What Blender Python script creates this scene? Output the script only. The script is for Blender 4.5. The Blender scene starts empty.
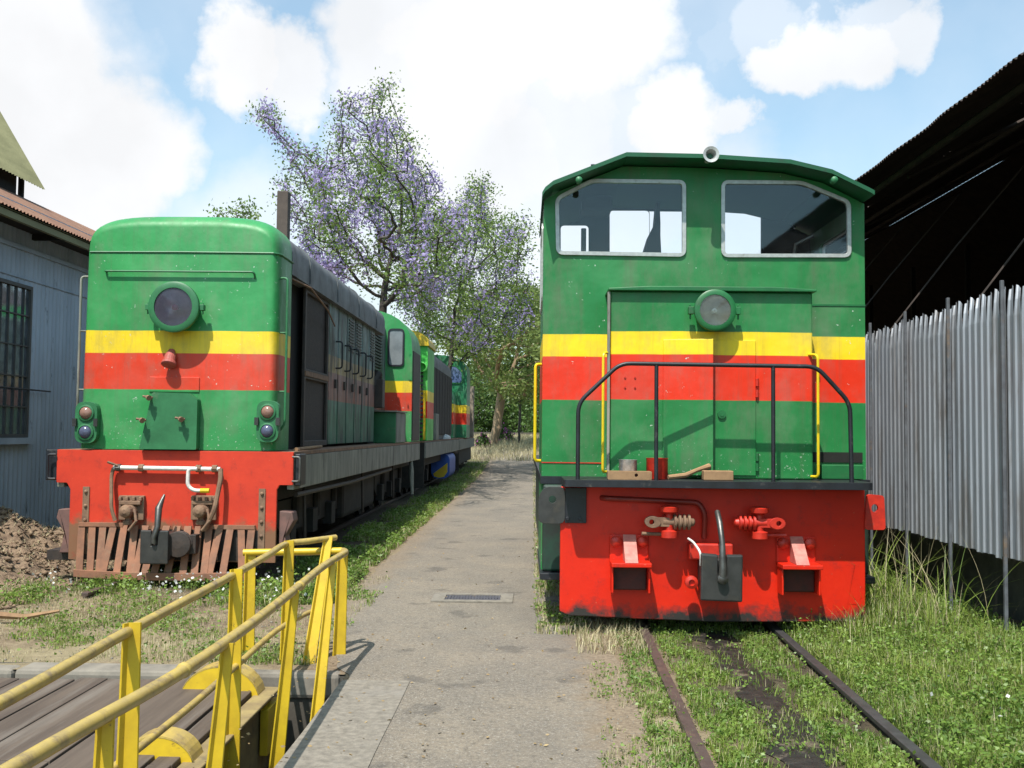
import bpy, math, random
import numpy as np
from mathutils import Matrix, Vector
from mathutils.geometry import tessellate_polygon
random.seed(7); rng = np.random.default_rng(7)
PI = math.pi; R = math.radians
SC = bpy.context.scene; COL = SC.collection

# ------------------------------------------------------------------ camera
CAM = Vector((0, 0, 1.6)); F = 1000.0
cd = bpy.data.cameras.new('camera'); cam = bpy.data.objects.new('camera', cd); COL.objects.link(cam)
cd.sensor_width = 36; cd.lens = 36 * F / 1024; cd.clip_start = 0.05; cd.clip_end = 3000
RM = Matrix.Rotation(R(1.15), 3, 'Z') @ Matrix.Rotation(PI/2 + R(2.75), 3, 'X') @ Matrix.Rotation(R(0.6), 3, 'Z')
cam.matrix_world = Matrix.Translation(CAM) @ RM.to_4x4()
SC.camera = cam
def P(px, py, Y):
    d = RM @ Vector((px - 512, 384 - py, -F)); return CAM + d * (Y / d.y)

# ------------------------------------------------------------------ light
SD = Vector((-0.19, -0.52, 1.0)).normalized()          # towards the sun
elev = math.asin(SD.z); az = math.atan2(SD.x, SD.y)
sl = bpy.data.lights.new('sun', 'SUN'); sl.energy = 5.0; sl.angle = R(0.5); sl.color = (1, .955, .88)
sun = bpy.data.objects.new('sun', sl); COL.objects.link(sun); sun.rotation_euler = SD.to_track_quat('Z', 'Y').to_euler()
W = bpy.data.worlds.new('World'); SC.world = W; W.use_nodes = True
wn = W.node_tree.nodes; wl = W.node_tree.links; wn.clear()
sky = wn.new('ShaderNodeTexSky'); sky.sky_type = 'NISHITA'; sky.sun_disc = False
sky.sun_elevation = elev; sky.sun_rotation = az; sky.air_density = 1.0; sky.dust_density = 1.6; sky.ozone_density = 1.0
bg = wn.new('ShaderNodeBackground'); bg.inputs[1].default_value = 0.15; tn = wn.new('ShaderNodeMixRGB'); tn.blend_type = 'MULTIPLY'; tn.inputs[0].default_value = 1; tn.inputs[2].default_value = (1.0, 1.30, 1.22, 1); wl.new(sky.outputs[0], tn.inputs[1]); wl.new(tn.outputs[0], bg.inputs[0])
cb = wn.new('ShaderNodeBackground'); cb.inputs[0].default_value = (.97, .98, 1, 1); cb.inputs[1].default_value = 0.86
wt = wn.new('ShaderNodeTexCoord')
nz = wn.new('ShaderNodeTexNoise'); nz.inputs['Scale'].default_value = 8.5; nz.inputs['Detail'].default_value = 8; nz.inputs['Roughness'].default_value = .58
wl.new(wt.outputs['Generated'], nz.inputs['Vector'])
sb = wn.new('ShaderNodeVectorMath'); sb.operation = 'SUBTRACT'; sb.inputs[1].default_value = (.5, .5, .5); wl.new(nz.outputs['Color'], sb.inputs[0])
sc_ = wn.new('ShaderNodeVectorMath'); sc_.operation = 'SCALE'; sc_.inputs['Scale'].default_value = .15; wl.new(sb.outputs[0], sc_.inputs[0])
ad = wn.new('ShaderNodeVectorMath'); ad.operation = 'ADD'; wl.new(wt.outputs['Generated'], ad.inputs[0]); wl.new(sc_.outputs[0], ad.inputs[1])
# cloud banks by compass direction (azimuth / altitude through pixel directions), half-size, strength
prev = None
for (px, py, r, st) in [(20, 60, 105, 1), (110, 150, 85, 1), (60, 190, 90, 1), (-120, 60, 220, 1), (245, 72, 52, 1), (300, 82, 48, .95), (400, 60, 75, .95), (480, 50, 100, 1), (600, 30, 85, 1), (560, 110, 85, .9),
                        (470, 140, 110, .95), (600, 190, 130, .8), (680, 130, 62, 1), (735, 135, 35, .9), (410, 210, 120, .8), (520, 250, 120, .85),
                        (770, 15, 45, .6), (830, 48, 50, .95), (790, 62, 40, .95), (885, 35, 40, .85), (870, 0, 30, .7), (720, 40, 35, .4), (300, 330, 200, .7), (700, 330, 200, .7),
                        (-500, 100, 260, .9), (1400, 0, 250, .8)]:
    d = (RM @ Vector((px - 512, 384 - py, -F))).normalized()
    dn = wn.new('ShaderNodeVectorMath'); dn.operation = 'DISTANCE'; dn.inputs[1].default_value = d; wl.new(ad.outputs[0], dn.inputs[0])
    mr = wn.new('ShaderNodeMapRange'); mr.interpolation_type = 'SMOOTHSTEP'; wl.new(dn.outputs['Value'], mr.inputs[0])
    mr.inputs[1].default_value = r / F * 1.17; mr.inputs[2].default_value = r / F * .64; mr.inputs[3].default_value = 0; mr.inputs[4].default_value = st
    if prev is None: prev = mr.outputs[0]
    else:
        mx = wn.new('ShaderNodeMath'); mx.operation = 'MAXIMUM'; wl.new(prev, mx.inputs[0]); wl.new(mr.outputs[0], mx.inputs[1]); prev = mx.outputs[0]
n2 = wn.new('ShaderNodeTexNoise'); n2.inputs['Scale'].default_value = 5; n2.inputs['Detail'].default_value = 6; wl.new(wt.outputs['Generated'], n2.inputs['Vector'])
m2 = wn.new('ShaderNodeMapRange'); m2.inputs[1].default_value = .35; m2.inputs[2].default_value = .75; m2.inputs[3].default_value = 0.20; m2.inputs[4].default_value = .46; wl.new(n2.outputs[0], m2.inputs[0])
cs2 = wn.new('ShaderNodeMapRange'); cs2.inputs[1].default_value = .36; cs2.inputs[2].default_value = .62; cs2.inputs[3].default_value = .77; cs2.inputs[4].default_value = .90; wl.new(n2.outputs[0], cs2.inputs[0]); wl.new(cs2.outputs[0], cb.inputs[1])
# thin haze veil, shaped to brighten only the sky ahead and weaken fill from elsewhere
fd = wn.new('ShaderNodeVectorMath'); fd.operation = 'DOT_PRODUCT'; fd.inputs[1].default_value = Vector((0, .97, .25)); wl.new(wt.outputs['Generated'], fd.inputs[0])
fm = wn.new('ShaderNodeMapRange'); fm.interpolation_type = 'SMOOTHSTEP'; fm.inputs[1].default_value = .1; fm.inputs[2].default_value = .7; wl.new(fd.outputs['Value'], fm.inputs[0])
fx = wn.new('ShaderNodeMath'); fx.operation = 'MULTIPLY'; wl.new(m2.outputs[0], fx.inputs[0]); wl.new(fm.outputs[0], fx.inputs[1])
mx = wn.new('ShaderNodeMath'); mx.operation = 'MAXIMUM'; wl.new(prev, mx.inputs[0]); wl.new(fx.outputs[0], mx.inputs[1])
ms = wn.new('ShaderNodeMixShader'); wl.new(mx.outputs[0], ms.inputs[0]); wl.new(bg.outputs[0], ms.inputs[1]); wl.new(cb.outputs[0], ms.inputs[2])
wo = wn.new('ShaderNodeOutputWorld'); wl.new(ms.outputs[0], wo.inputs[0])
SC.view_settings.view_transform = 'Standard'; SC.view_settings.look = 'None'; SC.view_settings.gamma = 1
SC.view_settings.exposure = 0.32

# ------------------------------------------------------------------ materials
def nodes(name, rough=.6, metal=0, spec=.5):
    m = bpy.data.materials.new(name); m.use_nodes = True
    n = m.node_tree.nodes; l = m.node_tree.links; b = n['Principled BSDF']
    b.inputs['Roughness'].default_value = rough; b.inputs['Metallic'].default_value = metal
    if 'Specular IOR Level' in b.inputs: b.inputs['Specular IOR Level'].default_value = spec
    return m, n, l, b
def tex(n, l, scale, detail=5, rough=.6, coord='Object', stretch=None, typ='Noise'):
    t = n.new('ShaderNodeTexCoord'); z = n.new('ShaderNodeTexNoise' if typ == 'Noise' else 'ShaderNodeTexVoronoi')
    z.inputs['Scale'].default_value = scale
    if typ == 'Noise': z.inputs['Detail'].default_value = detail; z.inputs['Roughness'].default_value = rough
    if stretch:
        mp = n.new('ShaderNodeMapping'); mp.inputs['Scale'].default_value = stretch; l.new(t.outputs[coord], mp.inputs[0]); l.new(mp.outputs[0], z.inputs['Vector'])
    else: l.new(t.outputs[coord], z.inputs['Vector'])
    return z.outputs[0]
def ramp(n, l, inp, stops, const=False):
    r = n.new('ShaderNodeValToRGB'); e = r.color_ramp.elements
    if const: r.color_ramp.interpolation = 'CONSTANT'
    e[0].position, e[0].color = stops[0][0], (*stops[0][1], 1)
    e[1].position, e[1].color = stops[-1][0], (*stops[-1][1], 1)
    for p, c in stops[1:-1]: q = e.new(p); q.color = (*c, 1)
    l.new(inp, r.inputs[0]); return r.outputs[0]
def mapr(n, l, inp, a, b, c=0, d=1):
    m = n.new('ShaderNodeMapRange'); l.new(inp, m.inputs[0])
    for i, v in enumerate((a, b, c, d)): m.inputs[i+1].default_value = v
    return m.outputs[0]
def math_(n, l, op, a, b=None):
    m = n.new('ShaderNodeMath'); m.operation = op
    for i, v in enumerate((a, b)):
        if v is None: continue
        if isinstance(v, (int, float)): m.inputs[i].default_value = v
        else: l.new(v, m.inputs[i])
    return m.outputs[0]
def mix(n, l, fac, a, b, mode='MIX'):
    m = n.new('ShaderNodeMixRGB'); m.blend_type = mode
    for i, v in enumerate((fac, a, b)):
        if isinstance(v, (int, float)): m.inputs[i].default_value = v
        elif isinstance(v, tuple): m.inputs[i].default_value = (*v, 1)
        else: l.new(v, m.inputs[i])
    return m.outputs[0]
def bump(n, l, b, h, strength=.3, dist=.01):
    u = n.new('ShaderNodeBump'); u.inputs['Strength'].default_value = strength; u.inputs['Distance'].default_value = dist
    l.new(h, u.inputs['Height']); l.new(u.outputs[0], b.inputs['Normal'])
def mat(name, c1, c2=None, scale=6, rough=.6, metal=0, bmp=.2, detail=6, stretch=None, lo=.35, hi=.65, grime=None, gs=3, gl=.55, gh=.75, spec=.5, bd=.01):
    m, n, l, b = nodes(name, rough, metal, spec)
    c2 = c2 or tuple(x * .7 for x in c1)
    z = tex(n, l, scale, detail, .65, stretch=stretch)
    c = ramp(n, l, z, [(lo, c1), (hi, c2)])
    if grime:
        g = tex(n, l, gs, 8, .7, stretch=stretch); c = mix(n, l, mapr(n, l, g, gl, gh), c, grime)
    l.new(c, b.inputs['Base Color'])
    if bmp: bump(n, l, b, z, bmp, bd)
    return m
GRN = (.013, .155, .038); YEL = (.86, .60, .010); RED = (.72, .030, .006)
def livery(name, z1, z2, z3, green=GRN, yellow=YEL, red=RED, rough=.38, chips=.69, fade=0, wob=.004, chipc=(.5, .55, .48), zbot=1.2):
    """paint with two bands: green / yellow z1..z2 / red z2..z3 / green"""
    m, n, l, b = nodes(name, rough, 0, .4)
    t = n.new('ShaderNodeTexCoord'); s = n.new('ShaderNodeSeparateXYZ'); l.new(t.outputs['Object'], s.inputs[0])
    w = tex(n, l, 1.7, 2); z = math_(n, l, 'ADD', s.outputs[2], math_(n, l, 'MULTIPLY', math_(n, l, 'SUBTRACT', w, .5), wob * 4))
    def below(v): return mapr(n, l, z, v + .003, v - .003)
    v1 = tex(n, l, 2.2, 6, .6)
    g2 = mix(n, l, mapr(n, l, v1, .3, .7), green, tuple(x * 1.28 + .004 for x in green))
    c = mix(n, l, below(z1), g2, yellow); c = mix(n, l, below(z2), c, mix(n, l, mapr(n, l, v1, .3, .75), red, tuple(x*.86 for x in red))); c = mix(n, l, below(z3), c, g2)
    if fade:
        st = tex(n, l, 7, 8, .7, stretch=(1, 1, .12))
        up = mapr(n, l, z, z3 - .2, z1 + .1, .12, .95)
        f = math_(n, l, 'MULTIPLY', mapr(n, l, st, .3, .62, .35, 1), up)
        c = mix(n, l, math_(n, l, 'MULTIPLY', f, fade), c, (.34, .38, .42))
        c = mix(n, l, mapr(n, l, tex(n, l, 5, 8, .75, stretch=(1, 1, .2)), .42, .62), c, (.03, .027, .024))
    dirt = tex(n, l, 3, 9, .72, stretch=(1.2, 1.2, .5))
    c = mix(n, l, mapr(n, l, dirt, .48, .80, 0, .55), c, (.16, .15, .11))
    strk = tex(n, l, 3.2, 7, .7, stretch=(5, 5, .22))
    c = mix(n, l, mapr(n, l, strk, .50, .78, 0, .34), c, (.10, .085, .06))
    c = mix(n, l, mapr(n, l, tex(n, l, 1.1, 4, .6), .5, .75, 0, .07), c, (.55, .58, .5))
    c = mix(n, l, mapr(n, l, tex(n, l, 14, 9, .8), .655, .70, 0, .6), c, (.12, .07, .045))
    ch = tex(n, l, 26, 4, .6); cl = tex(n, l, 2.6, 2)
    chip = math_(n, l, 'MULTIPLY', mapr(n, l, ch, chips, chips + .015), mapr(n, l, cl, .5, .6))
    low = mapr(n, l, z, zbot + .45, zbot, 0, 1)
    chip2 = math_(n, l, 'MULTIPLY', mapr(n, l, tex(n, l, 45, 4, .6), .655, .665), low)
    c = mix(n, l, math_(n, l, 'MAXIMUM', chip, chip2), c, chipc)
    l.new(c, b.inputs['Base Color'])
    l.new(mapr(n, l, dirt, .3, .8, rough - .06, rough + .3), b.inputs['Roughness'])
    bump(n, l, b, tex(n, l, 1.6, 4, .5), .5, .05)
    return m
def plain(name, c, rough=.5, metal=0, spec=.5): return mat(name, c, tuple(x * .78 for x in c), 9, rough, metal, .12, spec=spec)

M = {}
M['livR'] = livery('green_paint_front_engine', 2.425, 2.237, 1.872, zbot=1.15)
M['livA'] = livery('green_paint_faded_engine', 2.62, 2.385, 2.005, green=(.028, .22, .062), yellow=(.80, .56, .02), red=(.66, .048, .018), chips=.668, zbot=1.3)
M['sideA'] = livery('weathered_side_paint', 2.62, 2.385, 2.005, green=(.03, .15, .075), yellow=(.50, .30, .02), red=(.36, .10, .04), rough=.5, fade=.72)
M['livB'] = livery('lime_paint', 2.55, 2.30, 1.9, green=(.06, .42, .06), rough=.4)
M['livC'] = livery('deep_green_paint', 2.55, 2.26, 1.85, green=(.012, .15, .06), rough=.4)
M['tankR'] = mat('tank_blackish_green', (.016, .06, .035), (.012, .035, .025), 4, .5, grime=(.02, .022, .02), gs=3, gl=.4, gh=.6)  # blackish green with near-black mottling
M['greenR'] = mat('dark_green_metal', (.014, .15, .04), (.01, .10, .03), 4, .45, grime=(.06, .07, .04), bmp=.1)
M['roofR'] = mat('roof_green', (.011, .10, .04), (.008, .07, .026), 3, .42, grime=(.04, .05, .035), bmp=.08)
M['greenL'] = mat('old_green_paint', (.03, .17, .065), (.02, .12, .045), 5, .5, grime=(.2, .2, .14), gl=.6, gh=.8)
def redplate(name, c1, c2, grimec, zb, amt, rough):
    m, n, l, b = nodes(name, rough, 0, .35)
    t = n.new('ShaderNodeTexCoord'); s = n.new('ShaderNodeSeparateXYZ'); l.new(t.outputs['Object'], s.inputs[0])
    v = tex(n, l, 3, 7, .65); c = ramp(n, l, v, [(.3, c1), (.7, c2)])
    z = math_(n, l, 'ADD', s.outputs[2], math_(n, l, 'MULTIPLY', math_(n, l, 'SUBTRACT', tex(n, l, 4.5, 7, .7), .5), .5))
    c = mix(n, l, math_(n, l, 'MULTIPLY', mapr(n, l, z, zb + .06, zb - .05), amt), c, grimec)
    c = mix(n, l, mapr(n, l, tex(n, l, 6, 10, .78), .54, .68, 0, .7), c, tuple(x * .45 + .015 for x in c1))
    c = mix(n, l, mapr(n, l, tex(n, l, 40, 5, .6), .70, .71, 0, .6), c, (.5, .33, .2))
    l.new(c, b.inputs['Base Color']); bump(n, l, b, v, .25, .02); return m
M['redR'] = redplate('red_buffer_paint', (.68, .022, .005), (.58, .016, .005), (.035, .03, .028), .20, 1, .42)
M['redA'] = redplate('sun_bleached_red_paint', (.64, .05, .02), (.5, .036, .018), (.20, .11, .06), .62, .95, .55)
M['redsmall'] = mat('red_fitting_paint', (.6, .03, .012), (.4, .02, .012), 14, .45, grime=(.25, .14, .1), gs=12, gl=.62)
M['rust'] = mat('rusty_steel', (.25, .15, .09), (.15, .085, .055), 11, .8, bmp=.5, grime=(.23, .16, .11), gs=5)
M['rustdark'] = mat('greasy_iron', (.055, .038, .03), (.028, .022, .02), 11, .6, bmp=.5)
M['iron'] = mat('bare_worn_iron', (.15, .145, .135), (.09, .085, .08), 10, .42, .7, bmp=.3)
M['gun'] = mat('gunmetal', (.075, .072, .07), (.045, .044, .043), 6, .4, .5, bmp=.2, grime=(.13, .11, .09))
M['black'] = mat('black_paint', (.016, .018, .024), (.01, .01, .012), 9, .45, bmp=.15, grime=(.10, .09, .08), gs=7, gl=.6)
M['chassis'] = mat('grimy_chassis', (.028, .024, .021), (.012, .011, .010), 6, .8, bmp=.4)
M['sill'] = mat('grey_streaked_sill', (.30, .295, .24), (.17, .17, .145), 4, .75, stretch=(1, 1, .25), grime=(.05, .045, .035), gs=5, gl=.5, gh=.7, bmp=.3)
M['sootroof'] = mat('soot_stained_roof', (.16, .17, .175), (.075, .08, .085), 3, .6, grime=(.03, .03, .03), gs=2, gl=.5, gh=.75, bmp=.15)
M['mesh'] = mat('rusted_screen', (.045, .032, .026), (.022, .018, .016), 30, .75, bmp=.5)
M['dark'] = plain('dark_void', (.012, .011, .01), .9)
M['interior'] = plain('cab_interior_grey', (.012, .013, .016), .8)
M['white'] = mat('white_paint', (.72, .70, .66), (.55, .52, .48), 20, .5, grime=(.3, .2, .13), gs=16, gl=.58)
M['alu'] = mat('worn_aluminium_frame', (.50, .50, .48), (.36, .36, .35), 18, .42, .35, grime=(.2, .17, .13), gs=14, gl=.6)
M['yellow'] = mat('yellow_paint', (.68, .46, .02), (.52, .34, .02), 5, .42, grime=(.16, .09, .03), gs=22, gl=.63, gh=.7, bmp=.1)
M['yellowgrab'] = mat('yellow_grab_paint', (.75, .55, .01), (.65, .45, .01), 8, .4)
M['yworn'] = mat('hand_worn_yellow', (.50, .36, .09), (.36, .26, .09), 9, .38, grime=(.24, .17, .085), gs=12, gl=.52, gh=.66, bmp=.1)
M['deck'] = mat('grey_deck_timber', (.125, .093, .070), (.070, .050, .038), 9, .8, stretch=(1, .06, 1), bmp=.5, grime=(.20, .175, .15), gs=3, gl=.55)
M['wood'] = mat('raw_timber', (.34, .20, .10), (.22, .125, .065), 9, .8, stretch=(1, .2, 1), bmp=.3)
M['can'] = mat('silver_can', (.55, .55, .55), (.3, .3, .3), 26, .35, .6)
M['fence'] = mat('galvanised_fence_sheet', (.36, .375, .41), (.26, .275, .305), 3, .48, .25, stretch=(1, 1, .15), grime=(.15, .12, .10), gs=5, gl=.50, gh=.72, bmp=.15)
M['fpost'] = mat('fence_post_iron', (.16, .17, .19), (.09, .09, .10), 9, .6, .3, grime=(.25, .16, .09), gs=5)
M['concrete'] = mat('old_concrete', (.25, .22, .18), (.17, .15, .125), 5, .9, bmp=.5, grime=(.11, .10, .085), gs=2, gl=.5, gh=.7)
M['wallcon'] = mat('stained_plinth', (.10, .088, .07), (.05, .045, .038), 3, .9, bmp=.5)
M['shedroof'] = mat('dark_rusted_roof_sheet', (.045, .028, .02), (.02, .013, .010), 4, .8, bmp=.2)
M['shedwall'] = plain('shed_wall_shade', (.022, .02, .018), .95)  # near-black colour puts the dark of the shed interior into the surface
M['rustroof'] = mat('rusty_roof_sheet', (.26, .135, .08), (.17, .085, .055), 3, .75, grime=(.3, .27, .2), gs=4, gl=.6, bmp=.2)
M['olive'] = mat('olive_roof_sheet', (.27, .25, .125), (.18, .17, .08), 4, .7, stretch=(1, .3, 1), bmp=.2)
M['bluewall'] = mat('blue_grey_iron_wall', (.45, .50, .55), (.33, .375, .42), 1.6, .65, stretch=(1, 1, .35), grime=(.05, .055, .06), gs=5, gl=.6, gh=.72, bmp=.1)
M['winframe'] = plain('dark_window_steel', (.09, .085, .08), .6)
def glass(name, tint, dust, ior=1.5, dcol=(.42, .44, .46)):
    m = bpy.data.materials.new(name); m.use_nodes = True; n = m.node_tree.nodes; l = m.node_tree.links; n.clear()
    tr = n.new('ShaderNodeBsdfTransparent'); tr.inputs[0].default_value = (*tint, 1)
    gl = n.new('ShaderNodeBsdfGlossy'); gl.inputs['Roughness'].default_value = .03
    di = n.new('ShaderNodeBsdfDiffuse'); di.inputs[0].default_value = (*dcol, 1)
    fr = n.new('ShaderNodeFresnel'); fr.inputs[0].default_value = ior
    z = tex(n, l, 3.5, 8, .65)
    m1 = n.new('ShaderNodeMixShader'); l.new(fr.outputs[0], m1.inputs[0]); l.new(tr.outputs[0], m1.inputs[1]); l.new(gl.outputs[0], m1.inputs[2])
    m2 = n.new('ShaderNodeMixShader'); l.new(mapr(n, l, z, .35, .75, dust * .3, dust), m2.inputs[0]); l.new(m1.outputs[0], m2.inputs[1]); l.new(di.outputs[0], m2.inputs[2])
    o = n.new('ShaderNodeOutputMaterial'); l.new(m2.outputs[0], o.inputs[0]); return m
M['glass'] = glass('dusty_windscreen_glass', (.96, .97, .98), .022)
M['lens'] = glass('headlamp_glass', (.95, .95, .93), .10, 1.5, (.6, .55, .48))
M['lensgrey'] = glass('purple_grey_headlamp_glass', (.7, .66, .75), .5, 1.5, (.13, .12, .17))
M['reflector'] = plain('lamp_reflector', (.75, .73, .68), .32, .8)
M['bulb'] = plain('bulb', (.85, .85, .8), .2)
M['redbulb'] = plain('red_bulb', (.55, .08, .12), .3)
M['markred'] = plain('brown_marker_lens', (.30, .17, .13), .15)
M['markblue'] = plain('dark_marker_lens', (.09, .10, .16), .12)
M['wglass'] = mat('workshop_window_glass', (.42, .45, .48), (.20, .22, .24), 5, .06, metal=.75, bmp=.05, spec=1, grime=(.03,.03,.03), gs=3)
M['bluepaint'] = plain('blue_paint', (.03, .10, .42), .5)
def ground_mat():
    m, n, l, b = nodes('earth', .95, 0, .2)
    a = tex(n, l, .5, 8, .65); c = tex(n, l, 9, 8, .7)
    base = ramp(n, l, c, [(.3, (.115, .080, .054)), (.5, (.21, .155, .105)), (.72, (.30, .235, .155))])
    straw = ramp(n, l, c, [(.3, (.215, .175, .105)), (.7, (.34, .28, .175))])
    g = mix(n, l, mapr(n, l, a, .45, .58), base, straw)
    t = n.new('ShaderNodeTexCoord'); s = n.new('ShaderNodeSeparateXYZ'); l.new(t.outputs['Object'], s.inputs[0])
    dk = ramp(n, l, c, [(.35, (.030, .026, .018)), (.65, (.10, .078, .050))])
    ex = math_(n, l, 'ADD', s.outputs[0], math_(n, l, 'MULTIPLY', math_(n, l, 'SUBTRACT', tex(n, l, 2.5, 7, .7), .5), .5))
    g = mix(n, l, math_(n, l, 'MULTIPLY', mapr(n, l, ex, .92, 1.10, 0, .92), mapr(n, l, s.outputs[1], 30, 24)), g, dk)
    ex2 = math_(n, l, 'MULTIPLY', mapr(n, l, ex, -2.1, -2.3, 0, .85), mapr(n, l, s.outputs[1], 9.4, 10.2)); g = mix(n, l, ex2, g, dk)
    g = mix(n, l, mapr(n, l, s.outputs[1], 38, 46), g, straw)
    g = mix(n, l, mapr(n, l, tex(n, l, 38, 5, .7), .62, .7, 0, .6), g, (.42, .36, .28))
    l.new(g, b.inputs['Base Color']); bump(n, l, b, c, .8, .05); return m
M['earth'] = ground_mat()
def asphalt():
    m, n, l, b = nodes('worn_asphalt', .92, 0, .25)
    f = tex(n, l, 95, 4, .75); a = tex(n, l, 1.3, 9, .72); d = tex(n, l, .45, 5, .6, stretch=(1, .4, 1))
    c = ramp(n, l, f, [(.3, (.118, .100, .080)), (.7, (.265, .23, .188))])
    c = mix(n, l, mapr(n, l, a, .42, .68, 0, .55), c, (.30, .245, .18))
    c = mix(n, l, mapr(n, l, tex(n, l, 26, 6, .8), .35, .68, 0, .55), c, (.12, .11, .10), 'MULTIPLY') if 0 else mix(n, l, mapr(n, l, tex(n, l, 26, 7, .82), .48, .62, 0, .6), c, (.095, .086, .076))
    c = mix(n, l, mapr(n, l, tex(n, l, 60, 3, .7), .58, .62, 0, .7), c, (.34, .31, .27))
    c = mix(n, l, mapr(n, l, d, .50, .66, 0, .6), c, (.115, .105, .095))
    c = mix(n, l, mapr(n, l, tex(n, l, 2.1, 5, .55), .60, .66, 0, .55), c, (.08, .072, .065))
    c = mix(n, l, mapr(n, l, tex(n, l, 240, 2), .64, .68), c, (.38, .36, .33))
    v = n.new('ShaderNodeTexVoronoi'); v.feature = 'DISTANCE_TO_EDGE'; v.inputs['Scale'].default_value = .9
    t = n.new('ShaderNodeTexCoord'); zz = n.new('ShaderNodeTexNoise'); zz.inputs['Scale'].default_value = 2.2; zz.inputs['Detail'].default_value = 6; l.new(t.outputs['Object'], zz.inputs['Vector'])
    mm = n.new('ShaderNodeMixRGB'); mm.inputs[0].default_value = .5; l.new(t.outputs['Object'], mm.inputs[1]); l.new(zz.outputs[1], mm.inputs[2]); l.new(mm.outputs[0], v.inputs['Vector'])
    crack = math_(n, l, 'MULTIPLY', mapr(n, l, v.outputs['Distance'], .006, .001), mapr(n, l, a, .5, .56))
    c = mix(n, l, math_(n, l, 'MULTIPLY', crack, .3), c, (.05, .045, .04))
    s2 = n.new('ShaderNodeSeparateXYZ'); l.new(t.outputs['Object'], s2.inputs[0])
    e = math_(n, l, 'ADD', s2.outputs[0], math_(n, l, 'MULTIPLY', math_(n, l, 'SUBTRACT', tex(n, l, 3.5, 8, .7), .5), .7))
    dirt = ramp(n, l, tex(n, l, 30, 6, .75), [(.35, (.15, .11, .075)), (.65, (.30, .235, .165))])
    yy = mapr(n, l, s2.outputs[1], 9, 8); c = mix(n, l, math_(n, l, 'MULTIPLY', mapr(n, l, e, .26, .44, 0, .9), yy), c, dirt)
    c = mix(n, l, mapr(n, l, e, -1.45, -1.75, 0, .75), c, dirt)
    l.new(c, b.inputs['Base Color']); bump(n, l, b, f, .6, .012); return m
M['asphalt'] = asphalt()
M['slab'] = mat('pale_concrete_slab', (.25, .22, .18), (.15, .132, .108), 22, .92, bmp=.5, grime=(.22, .2, .175), gs=2.5, gl=.5, gh=.7)
M['oil'] = mat('oil_soaked_ballast', (.012, .011, .010), (.035, .030, .026), 14, .5, bmp=.8, grime=(.16, .125, .09), gs=3.5, gl=.56, gh=.64, bd=.03)
M['grate'] = mat('grate_iron', (.12, .115, .13), (.08, .075, .09), 30, .6, .3)
M['railtop'] = mat('rusted_rail', (.125, .09, .078), (.09, .065, .058), 14, .5, .3, grime=(.20, .12, .08), gs=6)
M['railtop2'] = mat('dull_steel_rail', (.09, .088, .092), (.06, .058, .06), 14, .42, .4)
M['sleeper'] = mat('old_sleeper', (.07, .055, .045), (.04, .032, .027), 8, .85, stretch=(.2, 1, 1))
def leafm(name, c1, c2, trans=.35, sc=1.2):
    m = bpy.data.materials.new(name); m.use_nodes = True; n = m.node_tree.nodes; l = m.node_tree.links; n.clear()
    z = tex(n, l, sc, 3); g = n.new('ShaderNodeNewGeometry'); c = ramp(n, l, z, [(.35, c1), (.65, c2)])
    c = mix(n, l, .35, c, ramp(n, l, g.outputs['Random Per Island'], [(0, tuple(x * .5 for x in c1)), (1, tuple(min(1, x * 1.7) for x in c2))]))
    d = n.new('ShaderNodeBsdfDiffuse'); t = n.new('ShaderNodeBsdfTranslucent'); l.new(c, d.inputs[0]); l.new(c, t.inputs[0])
    gg = n.new('ShaderNodeBsdfGlossy'); gg.inputs['Roughness'].default_value = .45; gg.inputs[0].default_value = (.6, .6, .6, 1)
    ms = n.new('ShaderNodeMixShader'); ms.inputs[0].default_value = trans; l.new(d.outputs[0], ms.inputs[1]); l.new(t.outputs[0], ms.inputs[2])
    m3 = n.new('ShaderNodeMixShader'); m3.inputs[0].default_value = .04; l.new(ms.outputs[0], m3.inputs[1]); l.new(gg.outputs[0], m3.inputs[2])
    o = n.new('ShaderNodeOutputMaterial'); l.new(m3.outputs[0], o.inputs[0]); return m
M['grass'] = leafm('green_grass', (.11, .19, .03), (.27, .34, .07), sc=2.2)
M['weed'] = leafm('weed_leaf', (.085, .17, .03), (.20, .29, .055), sc=2.2)
M['straw'] = leafm('dry_straw', (.33, .28, .16), (.50, .44, .27), .25, sc=4)
M['petal'] = leafm('white_petal', (.75, .76, .72), (.8, .8, .78))
M['jleaf'] = leafm('jacaranda_leaf', (.085, .15, .03), (.19, .27, .06), .38, .8)
M['jflower'] = leafm('jacaranda_blossom', (.31, .24, .52), (.50, .41, .72), .42, .8)
M['aleaf'] = leafm('acacia_leaf', (.10, .15, .035), (.18, .23, .065), .4, .3)
M['bleaf'] = leafm('background_leaf', (.05, .10, .022), (.10, .17, .04), .35, .3)
M['bark'] = mat('grey_bark', (.085, .07, .058), (.045, .037, .031), 8, .9, stretch=(1, 1, .3), bmp=.6)
M['abark'] = mat('tan_bark', (.34, .24, .15), (.20, .135, .085), 3, .9, stretch=(1, 1, .3), bmp=.8, bd=.05)
M['mound'] = mat('turned_soil', (.29, .20, .13), (.14, .09, .06), 9, .95, bmp=1, bd=.04, grime=(.30, .22, .14), gs=14, gl=.56, gh=.68)
M['pink'] = leafm('magenta_flower', (.35, .05, .28), (.45, .12, .38))

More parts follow.
